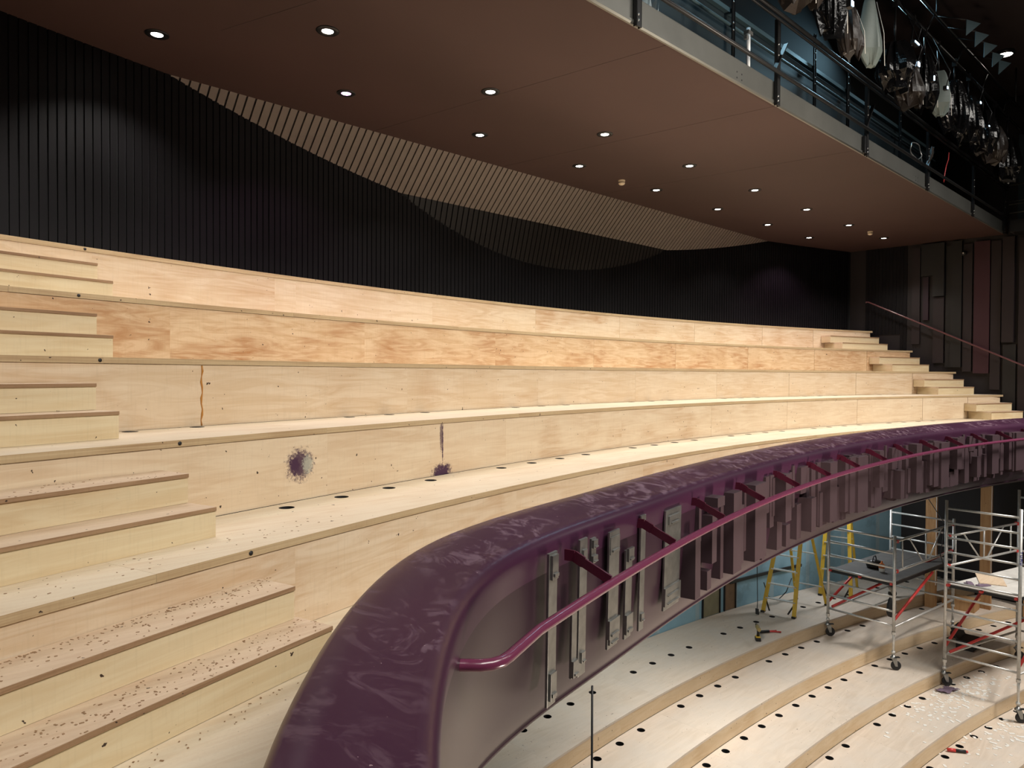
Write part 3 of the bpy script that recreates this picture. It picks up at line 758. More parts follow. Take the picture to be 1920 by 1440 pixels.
MB().tube([(P0[0] + .26 * math.cos(t * .2618), P0[1] + .01 * math.sin(t), P0[2] + .12 * math.sin(t * .2618)) for t in range(24)], .008, 6, closed=True).build('loop', M['steel'], coil)
MB().tube([(12.7, RC - .03, 3.52), (12.72, RC - .04, 3.44), (12.65, RC - .05, 3.38)], .008, 6).build('tail', M['steel'], coil)
rag = thing('brown_sheet', 'scrap of brown sheet tied to the catwalk post beside the cable loop', 'sheet', (12.9, RC - .09, 3.4))
mb = MB(); mb.add([(12.62, 3.68, 3.40), (12.68, 3.70, 3.38), (12.82, 3.67, 3.52), (12.93, 3.69, 3.68), (12.86, 3.70, 3.70), (12.72, 3.66, 3.56)], [(0, 1, 2, 5), (5, 2, 3, 4)])
o = mb.build('scrap', M['brownplastic'], rag); sol = o.modifiers.new('thick', 'SOLIDIFY'); sol.thickness = .01
tag(MB().tube([(14.25, RC - .01, 3.93), (14.22, RC - .01, 3.80), (14.10, RC - .01, 3.66), (14.02, RC - .01, 3.50), (13.98, RC - .01, 3.36)], .008, 6).build('red_cable', M['red']), 'thin red cable hanging inside the catwalk railing', 'cable')
# side gallery along the far wall
gal = thing('side_gallery', 'black railed gallery turning off the catwalk along the far side wall', 'gallery', (18.3, 0, 3.05))
MB().box((18.05, -6, 3.05), (UR - .13, RC - .15, 3.30)).build('deck', M['blackmetal'], gal)
for zz, rad in ((4.03, .02), (3.62, .014), (3.68, .01), (3.44, .014)):
    MB().tube([(18.0, -6, zz), (18.0, RC - .14, zz)], rad, 8).build('rail', M['fascia'], gal)
for r in (2.3, 0, -2.3, -4.6): MB().box((17.98, r - .03, 3.05), (18.03, r + .03, 4.05)).build('post', M['blackmetal'], gal)
MB().box((18.5, -6, 3.31), (18.54, RC - .2, 5.2)).build('mesh_panel', M['teal'], gal)

# ------------------------------------------------------------------ plastic wrapped lamps hung in front of the catwalk
bar = thing('lighting_bar', 'black lighting bar above the catwalk that carries the wrapped lamps', 'lighting bar', (11, 3.4, 4.9))
MB().tube([(UL + .02, 3.40, 4.98), (17.7, 3.40, 4.98)], .024, 10).build('tube', M['blackmetal'], bar)
MB().tube([(UL + .02, 3.40, 5.38), (17.7, 3.40, 5.38)], .024, 10).build('tube', M['blackmetal'], bar)
for i in range(12): MB().tube([(1 + 1.5 * i, 3.4, 4.98), (1.4 + 1.5 * i, 3.4, 5.38)], .012, 6).build('lacing', M['blackmetal'], bar)
for u in (2, 7, 12, 17): MB().tube([(u, 3.4, 5.38), (u, 3.4, 6.1)], .015, 6).build('hanger', M['blackmetal'], bar)
def wrapped(u, r, zt, zb, wd, mat, label, lean=0, seed=0):
    rg = random.Random(seed)
    root = thing('wrapped_lamp', label, 'wrapped lamp', (u, r, zb), 'wrapped lamps on the lighting bar')
    mb = MB(); N, K = 44, 14; vs = []
    ph = [rg.uniform(0, 6.28) for _ in range(8)]
    sh = M['paper'] is mat
    for k in range(K + 1):
        t = k / K
        body = (.45 + .55 * min(1, t * 1.6) ** .7) * (1 - (.62 if sh else .30) * max(0, (t - .78) / .22) ** 1.3)
        for j in range(N):
            a = 2 * math.pi * j / N
            pl = 0 if sh else (.11 * math.sin(9*a + ph[0] + 1.2*math.sin(3*t + ph[5])) + .07 * math.sin(15*a + ph[1]) + .05 * math.sin(5*a + ph[2] + 4*t)) * (.35 + .65 * abs(math.sin(2.2*t + ph[6])))
            f = 1 + pl + .10 * math.sin(2*a + 3*t + ph[3]) + .06 * math.sin(3*a + ph[4] + 2*t)
            sq = 1 / max(abs(math.cos(a)), abs(math.sin(a))) ** (.9 if sh else .55)
            rr = wd / 2 * body * f * sq
            rag_ = 0 if k < K - 2 else (.05 * math.sin(5*a + ph[4]) + .03 * math.sin(11*a + ph[7])) * (k - K + 3) / 3
            z = zt + (zb - zt) * t + rag_ * (0.3 if sh else 1)
            vs.append((u + lean * t + rr * math.cos(a + .4), r + rr * .8 * math.sin(a + .4), z))
    fs = [(k*N+j, k*N+(j+1) % N, (k+1)*N+(j+1) % N, (k+1)*N+j) for k in range(K) for j in range(N)]
    mb.add(vs, fs, 0, False); mb.add(vs[:N], [tuple(range(N))]); mb.add(vs[-N:], [tuple(range(N))])
    mb.build('wrap', mat, root)
    mb = MB(); mb.box((u - .02, 3.37, 4.90), (u + .02, 3.43, 5.02)); mb.tube([(u, 3.4, 4.92), (u, r, zt - .02)], .012, 6); mb.build('clamp', M['blackmetal'], root)
    MB().tube([(u + .1, r - .05, zt), (u + .16, r - .12, (zt + zb) / 2), (u + .14, r - .14, zb - .02)], .004, 5).build('tie_cord', M['white'], root)
    return root
wl = [(7.35, 3.4, 4.45, 3.92, .5, 'brownplastic', 'brown plastic bundle nearest the camera on the lighting bar'),
      (8.18, 3.4, 4.80, 3.88, .36, 'plastic', 'shiny black wrapped lamp left of the tall pale wrapped one'),
      (8.76, 3.42, 4.35, 3.84, .32, 'brownplastic', 'low brown wrapped bundle under the first black wrapped lamp'),
      (9.28, 3.38, 4.62, 3.84, .30, 'paper', 'tall pale grey wrapped lamp hanging above the catwalk rail'),
      (10.25, 3.4, 4.40, 3.86, .55, 'plastic', 'black wrapped bundle just beyond the tall pale lamp'),
      (10.95, 3.44, 4.30, 3.82, .42, 'brownplastic', 'brown plastic bundle at the middle of the catwalk rail'),
      (11.45, 3.4, 4.62, 3.90, .40, 'plastic', 'black wrapped lamp left of the second pale one'),
      (12.05, 3.38, 4.55, 3.93, .34, 'paper', 'second, smaller pale wrapped lamp farther along the bar'),
      (12.9, 3.4, 4.65, 3.92, .5, 'plastic', 'glossy black wrapped lamp beyond the second pale one'),
      (13.7, 3.4, 4.62, 3.94, .5, 'plastic', 'black wrapped lamp third from the far end of the bar'),
      (14.6, 3.4, 4.62, 3.96, .5, 'plastic', 'black wrapped lamp second from the far end of the bar'),
      (15.4, 3.42, 4.55, 3.95, .5, 'brownplastic', 'dull brown bundle next to the streaky far wrapped lamp'),
      (16.35, 3.4, 4.55, 3.80, .55, 'plastic', 'streaky black wrapped lamp at the far end of the bar')]
for i, (u, r, zt, zb, wd, mt, lab) in enumerate(wl): wrapped(u, r, zt, zb, wd, M[mt], lab, .06, i * 3 + 1)
# cold glints among them, put in as small glowing panels
for (px, py, w_, h_, lab) in ((1600, 6, .05, .05, 'cold white glint nearest the camera above the wrapped lamps'), (1721, 80, .16, .015, 'thin cold strip of glint above the middle of the row of wrapped lamps'),
                              (1724, 120, .07, .05, 'brightest cold glint, just left of the second pale wrapped lamp'), (1753, 146, .03, .06, 'small upright cold glint on top of the second pale wrapped lamp'),
                              (1778, 164, .04, .03, 'small bluish glint right of the second pale wrapped lamp'), (1840, 192, .06, .025, 'cold white glint near the far end of the lighting bar'), (1856, 236, .05, .012, 'thin cold strip of glint low at the far end of the wrapped lamps')):
    q = atr(px, py, 3.14 if px > 1650 else 3.0); u, zz = q.x, q.z; r0 = q.y
    root = thing('cold_glint', lab, 'glint', (u, r0 + .01, zz), 'cold glints set as glowing panels above the catwalk')
    mb = MB(); mb.box((u - w_ / 2 - .012, r0 + .011, zz - h_ / 2 - .012), (u + w_ / 2 + .012, r0 + .06, zz + h_ / 2 + .012)); uh = u + w_ / 2; mb.tube([(uh, r0 + .04, zz + h_ / 2), (uh, r0 - .02, zz + .22), (uh, 3.371, 4.98)], .006, 6); mb.build('housing', M['blackmetal'], root)
    MB().box((u - w_ / 2, r0 + .002, zz - h_ / 2), (u + w_ / 2, r0 + .010, zz + h_ / 2)).build('glint_panel', M['glintblue'], root)
for i, u in enumerate((11.9, 12.4, 12.9, 13.4, 13.8)):
    root = thing('cable_tray_flap', 'grey steel flap ' + ('nearest', 'second nearest', 'middle', 'second farthest', 'farthest')[i] + ' in the row over the wrapped lamps', 'bracket', (u, 3.1, 4.85), 'steel flaps over the wrapped lamps')
    mb = MB(); mb.add([(u, 3.0, 4.92), (u + .02, 3.0, 5.16), (u + .35, 2.9, 5.18)], [(0, 1, 2)]); o = mb.build('flap', M['tealrail'], root)
    o.modifiers.new('thick', 'SOLIDIFY').thickness = .008
    MB().tube([(u + .02, 3.0, 5.16), (u + .02, 3.368, 5.345)], .008, 6).build('arm', M['blackmetal'], root)
q = atz(1885, 97, 6.1)
root = thing('ceiling_lamp', 'single bright lamp on the high dark ceiling at the upper right', 'lamp', (q.x, q.y, 6.1))
MB().lathe((q.x, q.y, 6.1), [(.16, 0), (.16, -.05), (.12, -.06)], 20).build('housing', M['blackmetal'], root)
MB().lathe((q.x, q.y, 6.1), [(.12, -.055), (.001, -.055)], 20).build('lens', emit('warm_lens', (1, .93, .8), 14), root)

# ------------------------------------------------------------------ stalls below
RS = [28.38, 27.50, 26.64, 25.78, 24.92, 24.06, 23.2]
ZS = [-4.70, -4.95, -5.20, -5.45, -5.70, -5.95]
words_ = ['rear stalls tier under the blue wall, with a cordless drill on it', 'second stalls tier from the rear, its row of holes under the near scaffold tower', 'third stalls tier from the rear, half in shade',
          'fourth stalls tier from the rear, where the purple rag lies', 'fifth stalls tier from the rear, where the red tool lies']
h0 = [(29.12, -4.20), (28.26, -4.28), (27.39, -1.72 - 3.19), (26.54, 2.17 - 8.75), (25.69, 5.25 - 11.5)]
for i in range(5):
    Ra, Rb = RS[i], (RS[i-1] if i else 29.855)
    z = ZS[i]
    root = thing('stalls_tier', words_[i], 'stalls tier', (CX, CY + Ra, z - .25), 'curved tiers of the stalls')
    hs = []
    dphi = .523 / h0[i][0] if False else [1.008, 1.036, 1.070, 1.104, 1.14][i]
    for k in range(-10, 36):
        ph = math.radians(h0[i][1] + dphi * k)
        hs.append((h0[i][0], ph))
    us = [UL + .02] + [1.4 + 2.44 * j for j in range(7)] + [UR - .02]
    for a, b in zip(us[:-1], us[1:]):
        mb = MB(); board(mb, Ra, Rb - .004, P(Ra, a), P(Ra, b) - .0012 / Ra, z, .03, hs, .057, .15, 0)
        mb.clamp(UL + .01, UR - .01).build('floor_board', [M['stalls'], M['stallsR'], M['hole']], root)
    us = [UL + .02, .6, 3.0, 5.4, 7.8, 10.2, 12.6, 15.0, UR - .02]
    for a, b in zip(us[:-1], us[1:]):
        MB().arc(Ra + .003, Ra + .02, P(Ra, a), P(Ra, b) - .001 / Ra, z - .249, z - .031).clamp(UL + .01, UR - .01).build('riser_panel', M['stallsR'], root)
mb = MB(); mb.box((UL, -10, -6.1), (UR, 7.5, -5.96)); tag(mb.build('floor_stage', simple('stage_floor', (.42, .35, .27), .7, noise=.15, nscale=2)), 'pale floor in front of the stalls', kind='structure')
# curved wall of blue plasterboard under the balcony
def bluewall():
    m, nt, p = newmat('blue_plasterboard')
    tc = nt.nodes.new('ShaderNodeTexCoord'); o = tc.outputs['Object']
    sp = nt.nodes.new('ShaderNodeSeparateXYZ'); nt.links.new(o, sp.inputs[0])
    c = mixc(nt, ramp(nt, noise(nt, o, 2.2, 4), .35, .65), (.24, .43, .54), (.31, .52, .63))
    vj = math_node(nt, 'FRACT', math_node(nt, 'MULTIPLY', sp.outputs[0], .84))
    j = math_node(nt, 'LESS_THAN', vj, .10)
    c = mixc(nt, math_node(nt, 'MULTIPLY', j, .6), c, (.42, .52, .55))
    blot = ramp(nt, noise(nt, o, 1.4, 5, .6), .56, .62)
    c = mixc(nt, math_node(nt, 'MULTIPLY', blot, .4), c, (.16, .25, .30))
    nt.links.new(c, p.inputs['Base Color']); p.inputs['Roughness'].default_value = .75
    return m
RBW = 29.86
M['blue'] = bluewall()
mb = MB(); mb.arc(RBW, RBW + .15, P(RBW, UL), P(RBW, UR), -4.72, -1.86, 0)
tag(mb.build('wall_stalls', M['blue']), 'curved blue plasterboard wall at the back of the stalls', kind='structure')
mb = MB(); mb.arc(RBW - .03, RBW - .002, P(RBW, 12.95), P(RBW, 15.3), -4.18, -4.12, 0); mb.arc(RBW - .02, RBW - .002, P(RBW, 11.9), P(RBW, 12.6), -4.1, -4.03, 0)
tag(mb.build('trim_4', simple('dark_metal_channel', (.05, .055, .055), .5, .5)), 'dark metal channels fixed across the blue wall', kind='structure')
for i, (a, b) in enumerate(((12.12, 12.62), (12.80, 13.12))):
    root = thing('boarded_opening', ('olive boarded opening framed in dark metal, low in the blue wall', 'brown boarded opening beside the olive one, low in the blue wall')[i], 'opening', (a, 7.2, -4.7), 'boarded openings in the blue wall')
    mb = MB(); mb.arc(RBW - .012, RBW - .001, P(RBW, a), P(RBW, b), -4.69, -4.16); mb.build('infill_board', simple(('olive_board', 'brown_board')[i], ((.26, .24, .15), (.22, .14, .08))[i], .8, noise=.3, nscale=6), root)
    mb = MB(); e = .03
    mb.arc(RBW - .03, RBW - .002, P(RBW, a - e), P(RBW, a), -4.69, -4.13); mb.arc(RBW - .03, RBW - .002, P(RBW, b), P(RBW, b + e), -4.69, -4.13); mb.arc(RBW - .03, RBW - .002, P(RBW, a), P(RBW, b), -4.155, -4.13)
    mb.build('frame', M['blackmetal'], root)
# darker partition in front of the blue wall at the far right, with timber posts
tag(MB().box((16.6, 6.6, -4.69), (16.7, 7.2, -1.87)).build('wall_return', simple('grey_board', (.10, .115, .11), .8)), 'grey return wall beyond the blue wall', kind='structure')
tag(MB().box((16.7, 6.55, -4.69), (UR - .01, 6.62, -1.87)).build('wall_partition', simple('dark_grey_board', (.10, .10, .09), .8, noise=.3, nscale=3)), 'dark grey partition at the far end of the stalls', kind='structure')
for (u, r, z, wd, lab) in ((17.0, 4.78, -4.95, .2, 'plain timber post standing behind the near scaffold tower'), (17.75, 3.95, -4.95, .2, 'timber post standing behind the far scaffold tower'), (18.45, 3.25, -5.20, .3, 'wide timber post at the far right edge beside the side wall')):
    root = thing('timber_post', lab, 'post', (u, r, z), 'timber posts under the balcony')
    MB().box((u - .06, r - wd / 2, z + .001), (u + .06, r + wd / 2, -1.862)).build('post', M['timber'], root)
    MB().box((u - .065, r - wd / 2 - .012, z + .5), (u - .05, r - wd / 2 - .001, -1.865)).build('edge_bead', M['white'], root)
root = thing('timber_step', 'low timber box step at the foot of the second timber post', 'box', (17.45, 4.3, -4.95))
MB().box((17.2, 4.02, -4.948), (17.6, 4.62, -4.75)).build('box', M['timber'], root); MB().box((17.19, 4.0, -4.75), (17.61, 4.64, -4.725)).build('lid', M['timber'], root)

# ------------------------------------------------------------------ scaffold towers
def tower(label, FL, FR, ax, L, zfl, zfr, zbl, zbr, ztop, rz, nr, zdeck, guard_side, zg):
    FL, FR = Vector((*FL, 0)), Vector((*FR, 0)); ax = Vector((*ax, 0)).normalized()
    BL, BR = FL + ax * L, FR + ax * L
    root = thing('scaffold_tower', label, 'scaffold tower', ((FL.x + BR.x) / 2, (FL.y + BR.y) / 2, min(zfl, zfr, zbl, zbr)), 'aluminium scaffold towers')
    Z = lambda p, z: (p.x, p.y, z)
    for (a, za), (b, zb) in (((FL, zfl), (FR, zfr)), ((BL, zbl), (BR, zbr))):
        for p in (a, b): MB().tube([Z(p, rz - .12), Z(p, ztop)], .0265, 12).build('pole', M['alu'], root)
        d = (b - a).normalized() * .02
        for k in range(nr): MB().tube([Z(a + d, rz + .256 * k), Z(b - d, rz + .256 * k)], .0195, 8).build('rung', M['alu'], root)
    for p, z in ((FL, zfl), (FR, zfr), (BL, zbl), (BR, zbr)):
        mb = MB(); mb.tube([Z(p, z + .26), Z(p, rz - .02)], .0205, 10); mb.tube([Z(p, z + .30), Z(p, z + .34)], .034, 10); mb.lathe(Z(p, rz - .15), [(.034, 0), (.034, .05)], 10)
        leg = mb.build('adjustable_leg', M['alu'], root)
        od = Vector((.6, -.8, 0)); side = Vector((.8, .6, 0))
        wc_ = p + od * .045 + Vector((0, 0, z + .086))
        MB().lathe(wc_ - side * .018, [(.001, 0), (.03, 0), (.06, .002), (.082, .004), (.085, .012), (.085, .024), (.082, .032), (.06, .034), (.03, .036), (.001, .036)], 22, 0, side).build('wheel', M['black'], leg)
        mb = MB()
        for s_ in (-.028, .028):
            c1 = p + side * s_; mb.add([tuple(c1 + od * -.03 + Vector((0, 0, z + .21))), tuple(c1 + od * .055 + Vector((0, 0, z + .21))), tuple(wc_ + side * s_ + od * .02 + Vector((0, 0, -.01))), tuple(wc_ + side * s_ - od * .02 + Vector((0, 0, -.01)))], [(0, 1, 2, 3)])
        mb.lathe((p.x, p.y, z + .205), [(.001, 0), (.05, 0), (.055, .02), (.03, .04), (.022, .07)], 14)
        o = mb.build('fork', M['steel'], leg); o.modifiers.new('thick', 'SOLIDIFY').thickness = .004
        MB().bar(p + Vector((0, 0, z + .235)) - side * .02, p + od * .10 + Vector((0, 0, z + .235)), .05, .012).build('brake_lever', M['black'], leg)
    # decks
    n0 = (FR - FL); wdt = n0.length; n0.normalize()
    for k in range(2):
        a = FL + n0 * (.04 + k * (wdt - .08) / 2); b = FL + n0 * (.04 + (k + 1) * (wdt - .08) / 2 - .006)
        mb = MB(); mb.poly([(a.x + ax.x*.03, a.y + ax.y*.03), (b.x + ax.x*.03, b.y + ax.y*.03), (b.x + ax.x*(L-.03), b.y + ax.y*(L-.03)), (a.x + ax.x*(L-.03), a.y + ax.y*(L-.03))], zdeck, zdeck + .018)
        dk = mb.build('platform', M['deckmat'], root)
        mb = MB()
        for q in (a + n0 * .012, b - n0 * .012): mb.bar(Z(q + ax * .03, zdeck - .03), Z(q + ax * (L - .03), zdeck - .03), .022, .055)
        mb.bar(Z(a + ax * .035, zdeck - .025), Z(b + ax * .035, zdeck - .025), .03, .045); mb.build('deck_frame', M['black'], dk)
        for q in (a, b): MB().obox(Z(q + ax * .0, zdeck - .005), ax, n0, (0, 0, 1), .03, .02, .02).build('hook', M['red'], dk)
    # truss guard rails
    for (A, B) in guard_side:
        A = {'FL': FL, 'FR': FR, 'BL': BL, 'BR': BR}[A]; B = {'FL': FL, 'FR': FR, 'BL': BL, 'BR': BR}[B]
        mb = MB(); zt_, zb_ = zg
        D = B - A
        mb.tube([Z(A, zt_), Z(B, zt_)], .021, 8); mb.tube([Z(A, zb_), Z(B, zb_)], .021, 8)
        for t in (.12, .5, .88): mb.tube([Z(A + D * t, zb_), Z(A + D * t, zt_)], .014, 6)
        mb.tube([Z(A + D * .22, zt_), Z(A + D * .45, zb_)], .014, 6); mb.tube([Z(A + D * .78, zt_), Z(A + D * .55, zb_)], .014, 6)
        g = mb.build('guard_rail', M['alu'], root)
        mb = MB()
        for q, z in ((A, zt_), (B, zt_), (A, zb_), (B, zb_)): MB().obox(Z(q + (D * .03 if q is A else D * -.03), z), ax, n0, (0, 0, 1), .028, .028, .028).build('claw', M['red'], g)
    # braces
    zb0 = rz
    for (A, za, B, zb_, m_) in (((FR, rz + .1, FR + ax * L * .62, zdeck - .05, 'red')), ((FL, rz + .12, FL + ax * L * .62, zdeck - .05, 'red')), ((FL + n0 * .08, rz + .05, BR - n0 * .05, rz + .95, 'red'))):
        MB().tube([Z(A, za), Z(B, zb_)], .024, 10).build('diagonal_brace', M[m_], root)
    for A, B in ((FR, BR), (FL, BL)):
        MB().tube([Z(A, rz - .02), Z(B, rz - .02)], .021, 8).build('horizontal_brace', M['alu'], root)
    return root
M['deckmat'] = simple('grey_dusty_deck', (.09, .087, .082), .7, noise=.35, nscale=6)
tower('near scaffold tower, the left one of two, its deck in shade with an orange bottle', (13.66, 5.58), (13.53, 4.38), (.99, -.10), 2.55, -4.95, -5.20, -4.70, -5.20, -2.83, -4.42, 7, -3.68, (('FR', 'BR'),), (-2.93, -3.46))
M['deckmat'] = simple('white_dusty_deck', (.58, .56, .52), .7, noise=.3, nscale=5)
tower('far scaffold tower, the right one of two, with white dusty deck boards', (14.13, 3.74), (14.08, 2.65), (.968, -.25), 2.42, -5.45, -5.70, -5.45, -5.70, -2.18, -4.88, 11, -3.66, (('FL', 'BL'),), (-2.82, -3.34))
# blue mark on the far tower's front pole is its printed lettering
tw = [o for o in bpy.data.objects if o.get('label', '').startswith('far scaffold')][0]
mb = MB(); rp = .0272
def glyph(z0, bars_):
    for (a0, a1, h0_, h1_) in bars_:
        n = 4; vs = []
        for i in range(n + 1):
            a = math.radians(180 + 40 + a0 + (a1 - a0) * i / n)
            for h in (h0_, h1_): vs.append((14.08 + rp * math.cos(a), 2.65 + rp * math.sin(a), z0 + h))
        mb.add(vs, [(2*i, 2*i+1, 2*i+3, 2*i+2) for i in range(n)])
# letters run up the pole: T U R N-like strokes as printed
glyph(-2.97, [(-45, 45, .0, .011), (-45, 45, .030, .041), (-45, -22, .0, .041)])
glyph(-3.03, [(-45, 45, .0, .011), (-45, 45, .030, .041), (22, 45, .0, .041), (-8, 12, .01, .035)])
glyph(-3.09, [(-45, 45, .0, .011), (-45, -22, .0, .041), (-45, 45, .030, .041)])
glyph(-2.91, [(-45, 45, .014, .026), (22, 45, .0, .041)])
mb.build('printed_lettering', M['navy'], tw)
# things on the towers' decks
root = thing('bottle', 'orange and white squeeze bottle on the near scaffold deck', 'bottle', (14.15, 4.85, -3.66))
MB().lathe((14.15, 4.80, -3.660), [(.001, 0), (.045, 0), (.05, .02), (.05, .07), (.045, .085)], 16).build('body', M['white'], root)
MB().lathe((14.15, 4.80, -3.660), [(.052, .07), (.058, .10), (.05, .14), (.02, .16), (.012, .2), (.001, .2)], 16).build('cap', M['orange'], root)
root = thing('tool_bag', 'dark tool bag on the near scaffold deck beside the orange bottle', 'bag', (14.1, 5.1, -3.66))
mb = MB(); mb.lathe((14.35, 5.0, -3.660), [(.001, 0), (.13, 0), (.15, .05), (.12, .13), (.05, .15), (.001, .15)], 14); mb.build('body', M['brownplastic'], root)
MB().tube([(14.25, 5.0, -3.53), (14.30, 5.0, -3.44), (14.40, 5.0, -3.44), (14.45, 5.0, -3.53)], .01, 6).build('strap', M['black'], root)
root = thing('gloves', 'pair of grey work gloves lying on the white scaffold deck', 'gloves', (14.4, 3.45, -3.64))
mb = MB()
for (u, r, a) in ((14.36, 3.42, .4), (14.40, 3.26, -.5)):
    d = Vector((math.cos(a), math.sin(a), 0)); n_ = Vector((-d.y, d.x, 0))
    mb.obox((u, r, -3.628), d, n_, (0, 0, 1), .09, .045, .013)
    for k in range(4): mb.obox(Vector((u, r, -3.63)) + d * .125 + n_ * (-.033 + .022 * k), d, n_, (0, 0, 1), .04, .009, .009)
    mb.obox(Vector((u, r, -3.63)) + d * .02 + n_ * .065, n_ + d * .6, d, (0, 0, 1), .035, .011, .01)
mb.build('glove', M['purplecloth'], root, .006)
root = thing('board_offcut', 'pale plywood offcut lying on the white scaffold deck', 'board', (15.0, 3.1, -3.64))
MB().obox((14.95, 3.25, -3.633), (.9, .3, 0), (-.3, .9, 0), (0, 0, 1), .35, .2, .006).build('sheet', M['pinetop'], root)
root = thing('tool_case', 'black open tool case on the stalls floor inside the far tower', 'case', (15.7, 3.75, -5.2))
mb = MB(); mb.box((15.5, 3.62, -5.198), (16.0, 3.92, -5.03)); mb.build('base', M['black'], root, .01)
MB().obox((15.75, 3.94, -4.95), (1, 0, 0), (0, .5, 1), (0, 1, -.5), .25, .13, .02).build('lid', M['black'], root, .01)
root = thing('hanging_bag', 'small black bag hung on the near tower\'s front right pole', 'bag', (13.66, 4.47, -4.3))
mb = MB(); mb.lathe((13.66, 4.47, -4.30), [(.001, 0), (.05, .0), (.075, .06), (.07, .2), (.045, .30), (.02, .36), (.001, .365)], 14); mb.build('body', M['black'], root)
mb = MB()
for k in range(5): mb.tube([(13.60, 4.41, -4.22 + .04 * k), (13.68, 4.385, -4.22 + .04 * k)], .009, 5)
mb.build('straps', M['steel'], root)

# ------------------------------------------------------------------ stepladders
def ladder(label, fa, fb, top_shift, rear_shift, h):
    fa, fb = Vector(fa), Vector(fb)
    root = thing('stepladder', label, 'stepladder', tuple((fa + fb) / 2), 'yellow stepladders under the balcony')
    mid_ = (fa + fb) / 2; up_ = Vector((top_shift[0], top_shift[1], h))
    ta = mid_ + (fa - mid_) * .62 + up_; tb_ = mid_ + (fb - mid_) * .62 + up_
    side = (fb - fa).normalized()
    for p, q in ((fa, ta), (fb, tb_)):
        mb = MB(); mb.bar(p + Vector((0, 0, .02)), q, .028, .075, 0, side); s_ = mb.build('side_rail', M['yellow'], root)
        MB().obox(p + Vector((0, 0, .018)), side, side.cross(Vector((0, 0, 1))), (0, 0, 1), .035, .05, .017).build('foot', M['black'], s_)
    n_ = int(h / .28)
    for k in range(1, n_ + 1):
        t = k * .28 / h
        if t > .98: break
        a = fa + (ta - fa) * t; b = fb + (tb_ - fb) * t
        MB().bar(a, b, .075, .02).build('step', M['alu'], root)
    ra_ = fa + Vector((rear_shift[0], rear_shift[1], 0)); rb_ = fb + Vector((rear_shift[0], rear_shift[1], 0))
    for p, q in ((ra_, ta), (rb_, tb_)):
        mb = MB(); mb.bar(p + Vector((0, 0, .02)), q, .025, .05, 0, side); s_ = mb.build('rear_leg', M['yellow'], root)
        MB().obox(p + Vector((0, 0, .014)), side, side.cross(Vector((0, 0, 1))), (0, 0, 1), .03, .035, .013).build('foot', M['black'], s_)
    for t in (.18, .5, .8): MB().bar(ra_ + (ta - ra_) * t, rb_ + (tb_ - rb_) * t, .03, .02).build('rear_bar', M['alu'], root)
    MB().obox((ta + tb_) / 2 + Vector((0, 0, .03)), side, side.cross(Vector((0, 0, 1))), (0, 0, 1), (tb_ - ta).length / 2 + .03, .1, .03).build('top_cap', M['black'], root)
    for s_, (p, q) in zip((1, -1), ((fa, ta), (fb, tb_))):
        a = p + (q - p) * .12; MB().bar(a, p + (fb - fa) * (.2 * s_) + (q - p) * .02, .012, .03).build('knee_brace', M['black'], root)
ladder('yellow stepladder standing clear, left of the near scaffold tower', (13.34, 6.72, -4.7), (13.42, 6.13, -4.7), (.55, -.05), (1.25, -.1), 2.2)
ladder('second yellow stepladder, standing behind the near scaffold tower', (15.25, 6.40, -4.7), (15.35, 5.80, -4.7), (.35, .1), (1.0, .25), 2.3)

# ------------------------------------------------------------------ small tools and cables
root = thing('cordless_drill', 'yellow and black cordless drill standing on the rear stalls tier', 'drill', (11.83, 6.05, -4.7))
u, r, z = 11.83, 6.05, -4.699
MB().obox((u, r, z + .03), (.8, .6, 0), (-.6, .8, 0), (0, 0, 1), .065, .045, .03).build('battery', M['black'], root, .01)
MB().obox((u, r, z + .068), (.8, .6, 0), (-.6, .8, 0), (0, 0, 1), .05, .04, .01).build('battery_shoe', M['yellow'], root, .006)
MB().tube([(u + .005, r, z + .075), (u - .015, r - .012, z + .15), (u - .03, r - .02, z + .20)], [.026, .022, .024], 12).build('grip', M['black'], root)
MB().tube([(u - .10, r - .075, z + .225), (u - .06, r - .045, z + .225), (u + .05, r + .037, z + .225), (u + .08, r + .06, z + .225)], [.030, .036, .036, .028], 14).build('motor_housing', simple('olive_yellow_plastic', (.30, .22, .08), .5), root)
MB().tube([(u + .08, r + .06, z + .225), (u + .12, r + .09, z + .225), (u + .16, r + .12, z + .225)], [.024, .022, .012], 12).build('chuck', M['black'], root)
q = atz(1438, 1187, -4.7)
root = thing('cutter_tool', 'dark tool with red handles lying beside the cordless drill', 'hand tool', (q.x, q.y, -4.7))
MB().tube([(q.x - .10, q.y + .08, -4.675), (q.x + .04, q.y - .02, -4.672)], [.024, .026], 10).build('head', M['black'], root)
for s_ in (-.02, .025): MB().tube([(q.x + .04, q.y - .02, -4.672), (q.x + .12, q.y - .06 + s_, -4.68), (q.x + .20, q.y - .13 + s_ * 2, -4.684)], .014, 8).build('handle', M['red'], root)
q = atz(1783, 1410, -5.7)
root = thing('screwdriver', 'short red and black hand tool lying on the fifth stalls tier', 'hand tool', (q.x, q.y, -5.7))
d = Vector((.55, -.83, 0)); q = q + d * .08
MB().tube([Vector((q.x, q.y, -5.668)) - d * .13, Vector((q.x, q.y, -5.668)) - d * .02], .026, 12).build('grip', M['red'], root)
MB().tube([Vector((q.x, q.y, -5.668)) - d * .02, Vector((q.x, q.y, -5.670)) + d * .12], .023, 12).build('barrel', M['black'], root)
MB().tube([Vector((q.x, q.y, -5.670)) + d * .12, Vector((q.x, q.y, -5.670)) + d * .15], .018, 12).build('end_cap', M['red'], root)
q = atz(1763, 1292, -5.45)
mb = MB(); N = 10; rg = random.Random(5)
